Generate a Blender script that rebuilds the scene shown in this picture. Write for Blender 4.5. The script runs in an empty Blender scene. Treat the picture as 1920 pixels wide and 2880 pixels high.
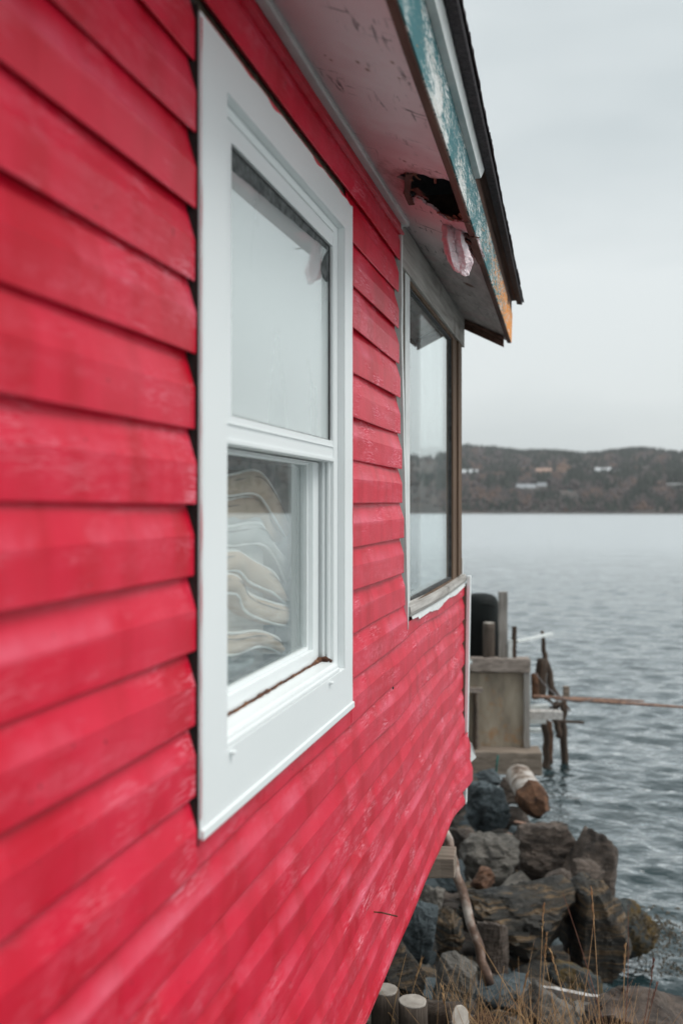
import bpy, bmesh, math, random
import numpy as np
from mathutils import Vector, Matrix, noise
from mathutils.geometry import tessellate_polygon
random.seed(7); rng = np.random.default_rng(7)
S = bpy.context.scene
COL = S.collection
R = math.radians
# ------------------------------------------------------------------ camera, sky, sun, exposure
YAW = R(13.65); FPX = 2800.0; CX, CY = 960.0, 1418.0
cam_d = bpy.data.cameras.new('camera'); cam = bpy.data.objects.new('camera', cam_d); COL.objects.link(cam)
cam.location = (0, 0, 0); cam.rotation_euler = (R(90), 0, YAW)
cam_d.sensor_fit = 'VERTICAL'; cam_d.sensor_height = 36; cam_d.lens = FPX/2880*36
cam_d.shift_y = -(1440-CY)/2880
cam_d.clip_start = .02; cam_d.clip_end = 9000
cam_d.dof.use_dof = True; cam_d.dof.focus_distance = 3.1; cam_d.dof.aperture_fstop = 2.7
S.camera = cam
W = bpy.data.worlds.new('World'); S.world = W; W.use_nodes = True
wn = W.node_tree; wn.nodes.clear()
SUN_EL, SUN_AZ = R(57), R(88)         # azimuth measured from +Y towards +X
sky = wn.nodes.new('ShaderNodeTexSky'); sky.sky_type = 'NISHITA'; sky.sun_disc = False
sky.sun_elevation = SUN_EL; sky.sun_rotation = SUN_AZ; sky.dust_density = 3; sky.air_density = 1.2
b1 = wn.nodes.new('ShaderNodeBackground'); b1.inputs[1].default_value = .1
wn.links.new(sky.outputs[0], b1.inputs[0])
tc = wn.nodes.new('ShaderNodeTexCoord'); mp = wn.nodes.new('ShaderNodeMapping'); mp.inputs['Scale'].default_value = (1, 1, 3.2)
nz = wn.nodes.new('ShaderNodeTexNoise'); nz.inputs['Scale'].default_value = 1.3; nz.inputs['Detail'].default_value = 4; nz.inputs['Roughness'].default_value = .5
rp = wn.nodes.new('ShaderNodeValToRGB')
rp.color_ramp.elements[0].position = .38; rp.color_ramp.elements[0].color = (.44, .485, .495, 1)
rp.color_ramp.elements[1].position = .62; rp.color_ramp.elements[1].color = (.60, .635, .637, 1)
b2 = wn.nodes.new('ShaderNodeBackground'); b2.inputs[1].default_value = 1.0
mx = wn.nodes.new('ShaderNodeMixShader'); mx.inputs[0].default_value = .93
wo = wn.nodes.new('ShaderNodeOutputWorld')
wn.links.new(tc.outputs['Generated'], mp.inputs[0]); wn.links.new(mp.outputs[0], nz.inputs[0]); wn.links.new(nz.outputs[0], rp.inputs[0])
wn.links.new(rp.outputs[0], b2.inputs[0]); wn.links.new(b1.outputs[0], mx.inputs[1]); wn.links.new(b2.outputs[0], mx.inputs[2]); wn.links.new(mx.outputs[0], wo.inputs[0])
sd = bpy.data.lights.new('sun', 'SUN'); sd.energy = 1.5; sd.angle = R(35); sd.color = (1, .98, .95)
sun = bpy.data.objects.new('sun', sd); COL.objects.link(sun)
sdir = Vector((math.sin(SUN_AZ)*math.cos(SUN_EL), math.cos(SUN_AZ)*math.cos(SUN_EL), math.sin(SUN_EL)))
sun.rotation_euler = sdir.to_track_quat('Z', 'Y').to_euler()
S.view_settings.view_transform = 'Standard'; S.view_settings.look = 'None'; S.view_settings.exposure = .50; S.view_settings.gamma = 1
S.view_settings.use_curve_mapping = False
WATER = -3.6
# ------------------------------------------------------------------ survey helpers (where a thing of known distance stands)
AX = Vector((-math.sin(YAW), math.cos(YAW), 0)); RT = Vector((math.cos(YAW), math.sin(YAW), 0)); UP = Vector((0, 0, 1))
def at(px, py, d): return AX*d + RT*((px-CX)*d/FPX) + UP*((CY-py)*d/FPX)
def ray(px, py): return AX + RT*((px-CX)/FPX) + UP*((CY-py)/FPX)
def onx(px, py, x):
    r = ray(px, py); return r*(x/r.x)
# ------------------------------------------------------------------ materials
def newmat(name):
    m = bpy.data.materials.new(name); m.use_nodes = True; nt = m.node_tree
    return m, nt, nt.nodes['Principled BSDF']
def N(nt, t, **k):
    n = nt.nodes.new(t)
    for a, b in k.items():
        if a in n.inputs: n.inputs[a].default_value = b
        else: setattr(n, a, b)
    return n
def coords(nt, scale=(1,1,1), rnd=True, rot=(0,0,0)):
    t = N(nt, 'ShaderNodeTexCoord'); m = N(nt, 'ShaderNodeMapping'); m.inputs['Scale'].default_value = scale; m.inputs['Rotation'].default_value = rot
    nt.links.new(t.outputs['Object'], m.inputs[0])
    if rnd:
        oi = N(nt, 'ShaderNodeObjectInfo'); mm = N(nt, 'ShaderNodeMath', operation='MULTIPLY'); mm.inputs[1].default_value = 37
        nt.links.new(oi.outputs['Random'], mm.inputs[0]); nt.links.new(mm.outputs[0], m.inputs['Location'])
    return m.outputs[0]
def noi(nt, co, scale, detail=4, rough=.55, dist=0):
    n = N(nt, 'ShaderNodeTexNoise'); n.inputs['Scale'].default_value = scale; n.inputs['Detail'].default_value = detail
    n.inputs['Roughness'].default_value = rough; n.inputs['Distortion'].default_value = dist
    nt.links.new(co, n.inputs['Vector']); return n.outputs[0]
def ramp(nt, v, els):
    r = N(nt, 'ShaderNodeValToRGB'); cr = r.color_ramp
    while len(cr.elements) < len(els): cr.elements.new(.5)
    for e, (p, c) in zip(cr.elements, els):
        e.position = p; e.color = (*c, 1) if len(c) == 3 else c
    nt.links.new(v, r.inputs[0]); return r.outputs[0]
def step(nt, v, a, b): return ramp(nt, v, [(a, (0,0,0)), (b, (1,1,1))])
def mixc(nt, f, a, b):
    m = N(nt, 'ShaderNodeMix', data_type='RGBA')
    for s, v in ((0, f), (6, a), (7, b)):
        if hasattr(v, 'is_output'): nt.links.new(v, m.inputs[s])
        else: m.inputs[s].default_value = v if s == 0 else (*v, 1)
    return m.outputs[2]
def mul(nt, a, b, op='MULTIPLY'):
    m = N(nt, 'ShaderNodeMath', operation=op)
    for i, v in enumerate((a, b)):
        if hasattr(v, 'is_output'): nt.links.new(v, m.inputs[i])
        else: m.inputs[i].default_value = v
    return m.outputs[0]
def bump(nt, bs, v, strength=.5, dist=.01, prev=None):
    b = N(nt, 'ShaderNodeBump'); b.inputs['Strength'].default_value = strength; b.inputs['Distance'].default_value = dist
    nt.links.new(v, b.inputs['Height'])
    if prev is not None: nt.links.new(prev, b.inputs['Normal'])
    nt.links.new(b.outputs[0], bs.inputs['Normal']); return b.outputs[0]
def mat(name, els, scale=8, stretch=(1,1,1), rough=.6, bstr=.3, bdist=.005, bscale=None, spec=.5, detail=5, stain=None, rnd=True, rot=(0,0,0)):
    m, nt, bs = newmat(name)
    co = coords(nt, stretch, rnd, rot)
    n1 = noi(nt, co, scale, detail)
    c = ramp(nt, n1, els)
    if stain:
        col, sc, a, b = stain
        c = mixc(nt, step(nt, noi(nt, coords(nt, (1,1,1), rnd), sc, 5, .65), a, b), c, col)
    nt.links.new(c, bs.inputs['Base Color'])
    bs.inputs['Roughness'].default_value = rough; bs.inputs['Specular IOR Level'].default_value = spec
    if bstr: bump(nt, bs, noi(nt, co, bscale or scale*4, 5), bstr, bdist)
    return m
# --- siding paint: brushed crimson, worn and chalky in places
def siding_mat():
    m, nt, bs = newmat('crimson_siding_paint')
    lap = noi(nt, coords(nt, (1, 11, 3.2)), 1.0, 1, .3)
    c = mixc(nt, step(nt, lap, .40, .60), (.54, .002, .020), (.65, .006, .036))
    lap2 = noi(nt, coords(nt, (1, 17, 2.5)), .7, 0)
    c = mixc(nt, mul(nt, step(nt, lap2, .50, .515), .26), c, (.72, .022, .055))
    fade = noi(nt, coords(nt, (1, 1, 2)), 3.2, 3)
    c = mixc(nt, mul(nt, step(nt, fade, .42, .75), .5), c, (.76, .045, .09))
    patch = step(nt, noi(nt, coords(nt, (1, 2.2, 6)), 2.1, 4, .6), .52, .70)
    strk = step(nt, noi(nt, coords(nt, (1, 16, 190), rot=(R(10), 0, 0)), 1.5, 4, .6, .8), .50, .58)
    sy = N(nt, 'ShaderNodeTexCoord'); syx = N(nt, 'ShaderNodeSeparateXYZ'); nt.links.new(sy.outputs['Object'], syx.inputs[0])
    yy = N(nt, 'ShaderNodeMapRange'); yy.inputs[1].default_value = -1; yy.inputs[2].default_value = 4; nt.links.new(syx.outputs[1], yy.inputs[0])
    ends = ramp(nt, yy.outputs[0], [(.10, (.35,)*3), (.165, (.45,)*3), (.185, (1,)*3), (.20, (.35,)*3), (.36, (.40,)*3), (.42, (.95,)*3)])
    pm = mul(nt, mul(nt, patch, strk), ends)
    pm2 = mul(nt, mul(nt, step(nt, noi(nt, coords(nt, (1, .6, 7)), 2.6, 5, .6), .50, .72), step(nt, noi(nt, coords(nt, (1, 26, 60), rot=(R(35), 0, 0)), 1.2, 4, .7, .5), .40, .62)), .50)
    # rubbed ridge of every course and rubbed ends of the short boards
    tq = N(nt, 'ShaderNodeTexCoord'); sq = N(nt, 'ShaderNodeSeparateXYZ'); nt.links.new(tq.outputs['Object'], sq.inputs[0])
    ph = mul(nt, mul(nt, mul(nt, sq.outputs[2], -1.45-.002+5*.1137*4, 'ADD'), 1/.1137), 0, 'ADD'); fr = mul(nt, ph, 0, 'FRACT')
    rid = ramp(nt, fr, [(.45, (0,0,0)), (.57, (1,1,1)), (.62, (1,1,1)), (.85, (0,0,0))])
    rw = mul(nt, mul(nt, rid, step(nt, noi(nt, coords(nt, (1, .9, 1)), 2.4, 5, .65), .50, .66)), .45)
    c = mixc(nt, mul(nt, pm, .85), c, (.90, .38, .46))
    c = mixc(nt, mul(nt, pm2, mul(nt, mul(nt, ends, .6), .4, 'ADD')), c, (.86, .24, .32)); c = mixc(nt, rw, c, (.86, .19, .28))
    speck = step(nt, noi(nt, coords(nt, (1,1,1)), 60, 2), .745, .77)
    c = mixc(nt, mul(nt, speck, .6), c, (.10, .02, .02))
    nt.links.new(c, bs.inputs['Base Color'])
    bs.inputs['Roughness'].default_value = .40; bs.inputs['Specular IOR Level'].default_value = .17
    rg = mixc(nt, patch, (.36,)*3, (.52,)*3); nt.links.new(rg, bs.inputs['Roughness'])
    b = bump(nt, bs, noi(nt, coords(nt, (1, 14, 170)), 1.6, 4, .6), .22, .0025)
    bump(nt, bs, noi(nt, coords(nt, (1, 1, 2)), 7, 3), .16, .004, b)
    return m
def wood(name, a, b, axis='Y', rough=.8, scale=1.0, stain=None, bd=.004):
    st = {'X': (1.5, 22, 22), 'Y': (22, 1.5, 22), 'Z': (22, 22, 1.5)}[axis]
    return mat(name, [(.28, a), (.7, b)], 1.6*scale, st, rough, .7, bd, 5*scale, .25, 6, stain)
M = {}
M['red'] = siding_mat()
M['vinyl'] = mat('white_vinyl', [(.3, (.80, .84, .84)), (.8, (.84, .87, .87))], 2, (1,1,1), .34, .05, .001, 40, .5, 3)
M['vinyl_old'] = mat('weathered_white_trim', [(.3, (.55, .57, .56)), (.7, (.78, .80, .79))], 6, (1,1,1), .55, .2, .002, 60, .4, 5, ((.22, .12, .07), 9, .66, .74))
M['brown_wood'] = wood('brown_stained_wood', (.075, .045, .028), (.19, .125, .085), 'Z')
M['brown_edge'] = wood('brown_board_edge', (.06, .030, .022), (.17, .095, .070), 'Y')
M['grey_wood'] = wood('grey_weathered_wood', (.24, .22, .20), (.52, .50, .47), 'Y', stain=((.10, .08, .06), 5, .58, .75))
M['pale_wood'] = wood('pale_weathered_wood', (.30, .28, .26), (.62, .60, .58), 'Y')
M['dark_gap'] = mat('tar_paper', [(.3, (.012, .012, .012)), (.7, (.035, .03, .028))], 20, rough=.9, bstr=.2)
M['sheathing'] = wood('bare_sheathing', (.10, .07, .05), (.24, .18, .13), 'Z')
M['inner'] = mat('interior_wall', [(.3, (.10, .11, .11)), (.7, (.16, .17, .17))], 3, rough=.9, bstr=.1)
M['white_backing'] = mat('sky_white_backing', [(.3, (.90, .93, .93)), (.7, (.93, .95, .95))], 2, (1,1,1), .8, .1, .002, 20)  # white that stands in for sky reflected in the upper pane
M['gasket'] = mat('black_gasket', [(.3, (.015, .015, .016)), (.7, (.06, .06, .06))], 40, rough=.7)
M['tape'] = mat('grey_weatherstrip_and_reflection', [(.3, (.05, .055, .055)), (.7, (.17, .18, .18))], 60, (1,1,1), .95, .6, .003, 200, .1)
M['rust'] = mat('rusty_sealant', [(.3, (.03, .012, .01)), (.55, (.12, .045, .02)), (.8, (.30, .14, .05))], 60, rough=.9, bstr=.8)
def soffit_mat():
    m, nt, bs = newmat('peeling_soffit_paint')
    t = N(nt, 'ShaderNodeTexCoord'); sp = N(nt, 'ShaderNodeSeparateXYZ'); nt.links.new(t.outputs['Object'], sp.inputs[0])
    co = coords(nt, rnd=False)
    c = ramp(nt, noi(nt, co, 2.5, 5), [(.3, (.72, .58, .60)), (.7, (.84, .74, .75))])
    wob = mul(nt, mul(nt, noi(nt, co, 3, 4), .5), sp.outputs[1], 'ADD')
    far = N(nt, 'ShaderNodeMapRange'); far.inputs[1].default_value = 1.85; far.inputs[2].default_value = 2.5; nt.links.new(wob, far.inputs[0])
    g = ramp(nt, noi(nt, coords(nt, (14, 2.5, 1), False), 2.0, 6, .7), [(.3, (.28, .25, .235)), (.7, (.60, .56, .54))])
    c = mixc(nt, far.outputs[0], c, g)
    pk = step(nt, noi(nt, co, 5, 3), .52, .7)
    c = mixc(nt, mul(nt, pk, .35), c, (.52, .22, .26))
    dm = step(nt, noi(nt, co, 6, 3), .48, .62)
    for st, rt, sc in (((60, 7, 1), .5, 1.1), ((9, 55, 1), .3, 1.2), ((50, 9, 1), -.6, 1.3)):
        s = step(nt, noi(nt, coords(nt, st, False, (0,0,rt)), sc, 4, .6, .3), .605, .66)
        c = mixc(nt, mul(nt, mul(nt, s, dm), .85), c, (.07, .06, .06))
    v = N(nt, 'ShaderNodeTexVoronoi'); v.inputs['Scale'].default_value = 2.5; nt.links.new(coords(nt, (1.3, 1, 1), False), v.inputs['Vector'])
    sp2 = mul(nt, v.outputs['Distance'], mul(nt, noi(nt, co, 90, 3), .06), 'ADD')
    c = mixc(nt, ramp(nt, sp2, [(.075, (1,1,1)), (.13, (0,0,0))]), c, (.13, .05, .02))
    vm = N(nt, 'ShaderNodeVectorMath', operation='DISTANCE'); nt.links.new(t.outputs['Object'], vm.inputs[0]); vm.inputs[1].default_value = (1.31, 1.24, 2.33)
    dd = mul(nt, vm.outputs['Value'], mul(nt, noi(nt, coords(nt, (2, 1, 1), False), 14, 5, .7), .30), 'ADD')
    c = mixc(nt, mul(nt, ramp(nt, dd, [(.24, (1,1,1)), (.34, (0,0,0))]), .75), c, (.16, .07, .05))
    nt.links.new(c, bs.inputs['Base Color']); bs.inputs['Roughness'].default_value = .62
    bump(nt, bs, noi(nt, co, 35, 6, .7), .5, .004)
    return m
M['soffit'] = soffit_mat()
def fascia_mat():
    m, nt, bs = newmat('layered_fascia_paint')
    t = N(nt, 'ShaderNodeTexCoord'); sp = N(nt, 'ShaderNodeSeparateXYZ'); nt.links.new(t.outputs['Object'], sp.inputs[0])
    co = coords(nt, rnd=False)
    c = ramp(nt, noi(nt, coords(nt, (12, 3, 20), False), 2, 6, .7), [(.32, (.26, .25, .23)), (.45, (.58, .58, .55)), (.6, (.76, .77, .75))])
    gr = noi(nt, coords(nt, (3, 7, 34), False, (R(42), 0, 0)), 4.2, 6, .78, .3)
    big = noi(nt, coords(nt, (1, 2.1, 3), False), 1.9, 2)
    tm = step(nt, mul(nt, mul(nt, gr, .70), mul(nt, big, .42), 'ADD'), .520, .54)
    ny = N(nt, 'ShaderNodeMapRange'); ny.inputs[1].default_value = 2.95; ny.inputs[2].default_value = 3.35; ny.inputs[3].default_value = 1; ny.inputs[4].default_value = 0
    nt.links.new(sp.outputs[1], ny.inputs[0])
    c = mixc(nt, mul(nt, tm, ny.outputs[0]), c, (.002, .13, .15))
    gr2 = noi(nt, coords(nt, (3, 6, 22), False, (R(48), 0, 0)), 3.6, 5, .7, .4)
    oy = N(nt, 'ShaderNodeMapRange'); oy.inputs[1].default_value = 1.5; oy.inputs[2].default_value = 3.7; oy.inputs[3].default_value = -.12; oy.inputs[4].default_value = .15
    nt.links.new(sp.outputs[1], oy.inputs[0])
    om = step(nt, mul(nt, gr2, oy.outputs[0], 'ADD'), .54, .56)
    c = mixc(nt, om, c, (.85, .28, .003))
    dk = step(nt, noi(nt, coords(nt, (4, 10, 60), False, (R(20),0,0)), 3, 5), .63, .70)
    c = mixc(nt, mul(nt, dk, .8), c, (.06, .055, .05))
    nt.links.new(c, bs.inputs['Base Color']); bs.inputs['Roughness'].default_value = .6
    bump(nt, bs, noi(nt, coords(nt, (3, 8, 40), False, (R(30),0,0)), 4, 6, .7), .7, .005)
    return m
M['fascia'] = fascia_mat()
M['shingle'] = mat('dark_asphalt_shingle', [(.3, (.028, .024, .028)), (.7, (.07, .06, .065))], 60, rough=.95, bstr=.7, bdist=.004, bscale=200)
def glass_mat(name, tint, dust_glare=.07):
    m, nt, bs = newmat(name); nt.nodes.remove(bs)
    g = N(nt, 'ShaderNodeNewGeometry'); d = N(nt, 'ShaderNodeVectorMath', operation='DOT_PRODUCT')
    nt.links.new(g.outputs['Normal'], d.inputs[0]); nt.links.new(g.outputs['Incoming'], d.inputs[1])
    a = mul(nt, d.outputs['Value'], 0, 'ABSOLUTE'); i = mul(nt, 1.0, a, 'SUBTRACT')
    p = mul(nt, i, 5, 'POWER'); r = mul(nt, mul(nt, p, .96), .04, 'ADD')
    fac = mul(nt, mul(nt, r, 2), mul(nt, r, 1, 'ADD'), 'DIVIDE')
    tr = N(nt, 'ShaderNodeBsdfTransparent'); tr.inputs[0].default_value = (*tint, 1)
    gl = N(nt, 'ShaderNodeBsdfGlossy'); gl.inputs['Roughness'].default_value = .012; gl.inputs[0].default_value = (.96, 1, 1, 1)
    mxx = N(nt, 'ShaderNodeMixShader'); nt.links.new(fac, mxx.inputs[0]); nt.links.new(tr.outputs[0], mxx.inputs[1]); nt.links.new(gl.outputs[0], mxx.inputs[2])
    # thin salty, dusty veil; the heavy setting paints sky reflection white instead
    df = N(nt, 'ShaderNodeBsdfDiffuse'); df.inputs[0].default_value = (.82, .86, .86, 1)
    m2 = N(nt, 'ShaderNodeMixShader'); nt.links.new(mul(nt, step(nt, noi(nt, coords(nt, (1, 2, 1), False), 3, 4), *((.3, .8) if dust_glare < .1 else (.05, .42))), dust_glare), m2.inputs[0])
    nt.links.new(mxx.outputs[0], m2.inputs[1]); nt.links.new(df.outputs[0], m2.inputs[2])
    nt.links.new(m2.outputs[0], nt.nodes['Material Output'].inputs[0]); return m
M['glass'] = glass_mat('window_glass', (.98, .995, .99))
M['sky_white_glass'] = glass_mat('glass_painted_sky_white', (.98, .995, .99), .30)  # evenly whitened to imitate the bright sky reflected in the upper pane
# ------------------------------------------------------------------ mesh helpers
class MB:
    def __init__(s): s.v = []; s.f = []
    def add(s, vs, fs):
        n = len(s.v); s.v += [tuple(v) for v in vs]; s.f += [tuple(i+n for i in f) for f in fs]; return s
    def box(s, x0, x1, y0, y1, z0, z1):
        vs = [(x0,y0,z0),(x1,y0,z0),(x1,y1,z0),(x0,y1,z0),(x0,y0,z1),(x1,y0,z1),(x1,y1,z1),(x0,y1,z1)]
        return s.add(vs, [(0,3,2,1),(4,5,6,7),(0,1,5,4),(1,2,6,5),(2,3,7,6),(3,0,4,7)])
    def prism(s, sec0, sec1):
        n = len(sec0)
        return s.add(list(sec0)+list(sec1), [tuple(range(n))[::-1], tuple(range(n, 2*n))]+[(i, (i+1)%n, n+(i+1)%n, n+i) for i in range(n)])
    def board(s, p0, p1, w, t, up=(0,0,1), segs=6, wob=.0):
        p0 = Vector(p0); p1 = Vector(p1); d = (p1-p0).normalized(); u = Vector(up); sd = d.cross(u)
        if sd.length < 1e-3: sd = d.cross(Vector((1,0,0)))
        sd.normalize(); u = sd.cross(d).normalized()
        vs, fs = [], []
        for i in range(segs+1):
            c = p0.lerp(p1, i/segs) + u*random.uniform(-wob, wob) + sd*random.uniform(-wob, wob)
            e = 1+random.uniform(-.04, .04) if wob else 1
            for a, b in ((-1,-1),(1,-1),(1,1),(-1,1)): vs.append(c + sd*(a*w/2*e) + u*(b*t/2*e))
        for i in range(segs):
            for j in range(4): fs.append((i*4+j, i*4+(j+1)%4, i*4+4+(j+1)%4, i*4+4+j))
        fs += [(3,2,1,0), tuple(segs*4+k for k in range(4))]
        return s.add(vs, fs)
    def tube(s, pts, rad, n=10, jit=0.0, cap=True):
        pts = [Vector(p) for p in pts]
        if not hasattr(rad, '__len__'): rad = [rad]*len(pts)
        vs, fs = [], []; ref = None; jr = [1+random.uniform(-jit, jit) for _ in range(n)]
        for i, p in enumerate(pts):
            d = (pts[min(i+1, len(pts)-1)]-pts[max(i-1, 0)]).normalized()
            if ref is None: ref = Vector((1,0,0)) if abs(d.x) < .8 else Vector((0,1,0))
            u = (ref - d*ref.dot(d)).normalized(); ref = u; w = d.cross(u)
            for k in range(n):
                a = 2*math.pi*k/n; r = rad[i]*jr[k]*(1+random.uniform(-jit, jit)*.4)
                vs.append(p + u*math.cos(a)*r + w*math.sin(a)*r)
        for i in range(len(pts)-1):
            for k in range(n): fs.append((i*n+k, i*n+(k+1)%n, (i+1)*n+(k+1)%n, (i+1)*n+k))
        if cap: fs += [tuple(range(n))[::-1], tuple((len(pts)-1)*n+k for k in range(n))]
        return s.add(vs, fs)
    def build(s, name, m, parent=None, smooth=False, bevel=0, label=None, cat=None, group=None, kind=None, base=None):
        me = bpy.data.meshes.new(name)
        off = Vector((0,0,0)); r = parent
        while r is not None: off = off + r.location; r = r.parent
        if parent is None and base is not False:
            a = np.array(s.v); off = Vector(base) if base is not None else Vector(((a[:,0].min()+a[:,0].max())/2, (a[:,1].min()+a[:,1].max())/2, a[:,2].min()))
        me.from_pydata([tuple(Vector(v)-off) for v in s.v], [], s.f)
        bm = bmesh.new(); bm.from_mesh(me); bmesh.ops.recalc_face_normals(bm, faces=bm.faces); bm.to_mesh(me); bm.free()
        if smooth: me.polygons.foreach_set('use_smooth', [True]*len(me.polygons))
        me.materials.append(m)
        o = bpy.data.objects.new(name, me); COL.objects.link(o); o.parent = parent
        if parent is None: o.location = off
        if bevel:
            b = o.modifiers.new('bevel', 'BEVEL'); b.width = bevel; b.segments = 2; b.limit_method = 'ANGLE'
        return tag(o, label, cat, group, kind)
def tag(o, label=None, cat=None, group=None, kind=None):
    for k, v in (('label', label), ('category', cat), ('group', group), ('kind', kind)):
        if v: o[k] = v
    return o
def empty(name, loc, label, cat, group=None):
    o = bpy.data.objects.new(name, None); COL.objects.link(o); o.location = loc; o.empty_display_size = .2
    return tag(o, label, cat, group)
def smooth_angle(o, a=40):
    me = o.data; me.polygons.foreach_set('use_smooth', [True]*len(me.polygons))
    bm = bmesh.new(); bm.from_mesh(me)
    for e in bm.edges:
        if len(e.link_faces) == 2 and e.calc_face_angle(0) > R(a): e.smooth = False
    bm.to_mesh(me); bm.free(); return o
def sst(x, a, b):
    t = max(0, min(1, (x-a)/(b-a))); return t*t*(3-2*t)
# ------------------------------------------------------------------ water
def make_water():
    az = np.concatenate([np.linspace(-38, 45, 330), np.linspace(50, 317, 40)])*math.pi/180
    rr = [2.0]
    while rr[-1] < 2500: rr.append(rr[-1]*(1.02 if rr[-1] < 6 else 1+min(.06, .0045+.00012*max(0, rr[-1]-26))))
    rr = np.array(rr); A, RR = np.meshgrid(az, rr)
    X = np.sin(A)*RR; Y = np.cos(A)*RR; Z = np.zeros_like(X)
    n = 60
    for i in range(n):
        lam = .10*(12 ** (i/(n-1))); th = R(255)+rng.normal(0, .55); k = 2*math.pi/lam
        amp = .0105*lam*(1 if lam < .5 else .5/lam)
        fade = np.clip(1.8 - RR/(lam*70), 0, 1)
        ph = rng.uniform(0, 6.28)
        q = k*(X*math.cos(th)+Y*math.sin(th)) + ph + .9*np.sin(X*.35*rng.uniform(.5,1.5)+Y*.3+i)
        Z += amp*fade*(np.sin(q)+.25*np.cos(2*q))
    v = np.stack([X.ravel(), Y.ravel(), Z.ravel()+WATER], 1)
    nr, na = RR.shape; idx = np.arange(nr*na).reshape(nr, na)
    a = idx[:-1, :]; b = np.roll(idx, -1, 1)[:-1, :]; c = np.roll(idx, -1, 1)[1:, :]; d = idx[1:, :]
    f = np.stack([a.ravel(), d.ravel(), c.ravel(), b.ravel()], 1)
    me = bpy.data.meshes.new('water'); me.from_pydata(v.tolist(), [], f.tolist())
    me.polygons.foreach_set('use_smooth', [True]*len(me.polygons))
    m, nt, bs = newmat('sea_water')
    gl = N(nt, 'ShaderNodeVectorMath', operation='LENGTH'); tw = N(nt, 'ShaderNodeTexCoord'); nt.links.new(tw.outputs['Object'], gl.inputs[0])
    rr_ = N(nt, 'ShaderNodeMapRange'); rr_.inputs[1].default_value = 10; rr_.inputs[2].default_value = 90; rr_.inputs[3].default_value = .06; rr_.inputs[4].default_value = .27
    nt.links.new(gl.outputs['Value'], rr_.inputs[0]); pass
    nt.nodes.remove(bs)
    co = coords(nt, (1, 1, 1), False)
    bm1 = N(nt, 'ShaderNodeBump'); bm1.inputs['Strength'].default_value = .55; bm1.inputs['Distance'].default_value = .022; nt.links.new(noi(nt, coords(nt, (4, 7, 1), False), 1.2, 4, .6), bm1.inputs['Height'])
    bm2 = N(nt, 'ShaderNodeBump'); bm2.inputs['Strength'].default_value = .35; bm2.inputs['Distance'].default_value = .12; nt.links.new(noi(nt, coords(nt, (.6, 1.3, 1), False), .8, 4, .55), bm2.inputs['Height']); nt.links.new(bm1.outputs[0], bm2.inputs['Normal'])
    bm3 = N(nt, 'ShaderNodeBump'); bm3.inputs['Strength'].default_value = .5; bm3.inputs['Distance'].default_value = .5; nt.links.new(noi(nt, coords(nt, (.18, .34, 1), False), 1.0, 6, .7), bm3.inputs['Height']); nt.links.new(bm2.outputs[0], bm3.inputs['Normal']); bm2 = bm3
    g = N(nt, 'ShaderNodeNewGeometry'); dt = N(nt, 'ShaderNodeVectorMath', operation='DOT_PRODUCT'); nt.links.new(bm2.outputs[0], dt.inputs[0]); nt.links.new(g.outputs['Incoming'], dt.inputs[1])
    cc = mul(nt, mul(nt, dt.outputs['Value'], 0.0, 'MAXIMUM'), 1.0, 'MINIMUM')
    fac = mul(nt, mul(nt, mul(nt, mul(nt, 1.0, cc, 'SUBTRACT'), 2.4, 'POWER'), .94), .05, 'ADD')
    gs = N(nt, 'ShaderNodeBsdfGlossy'); nt.links.new(rr_.outputs[0], gs.inputs['Roughness']); nt.links.new(bm2.outputs[0], gs.inputs['Normal']); gs.inputs[0].default_value = (.97, .99, 1, 1)
    df = N(nt, 'ShaderNodeBsdfDiffuse'); df.inputs[0].default_value = (.016, .034, .038, 1)
    ms = N(nt, 'ShaderNodeMixShader'); nt.links.new(fac, ms.inputs[0]); nt.links.new(df.outputs[0], ms.inputs[1]); nt.links.new(gs.outputs[0], ms.inputs[2]); nt.links.new(ms.outputs[0], nt.nodes['Material Output'].inputs[0])
    me.materials.append(m)
    o = bpy.data.objects.new('water', me); COL.objects.link(o); return tag(o, kind='structure')
make_water()
# ------------------------------------------------------------------ ground (rocky bank)
YS = [-30, 0, 3.5, 5, 7, 8.5, 11, 14, 20, 40]
ZB = [-1.7, -1.75, -2.05, -2.65, -3.2, -3.35, -3.5, -3.55, -3.6, -3.6]
XS = [6, 1.9, 1.3, 1.05, .72, .5, .02, -1.5, -6, -25]
def ground_z(x, y):
    b = float(np.interp(y, YS, ZB)); xs = float(np.interp(y, YS, XS))
    b = b + .15*sst(-x, .6, 3)
    t = sst(x, xs-1.1, xs+.5)
    return b*(1-t) + (-4.6)*t + .05*noise.noise(Vector((x*2, y*2, 0))) + .02*noise.noise(Vector((x*9, y*9, 3)))
def make_ground():
    mb = MB(); xs = [-40, -25, -15, -10, -7, -5]+[-4+i*.12 for i in range(60)]+[4, 6, 9, 14]; ys = [-30, -20, -12, -6, -3, -1]+[0+i*.15 for i in range(110)]+[18, 22, 28, 36, 45]
    vs = [(x, y, ground_z(x, y)) for y in ys for x in xs]; n = len(xs)
    mb.add(vs, [(j*n+i, j*n+i+1, (j+1)*n+i+1, (j+1)*n+i) for j in range(len(ys)-1) for i in range(n-1)])
    m = mat('dark_shore_soil', [(.3, (.006, .005, .004)), (.55, (.02, .016, .012)), (.75, (.045, .035, .026))], 4, rough=.95, bstr=.8, bdist=.03, bscale=14)
    return mb.build('ground', m, smooth=True, kind='structure', base=False)
make_ground()
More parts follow.
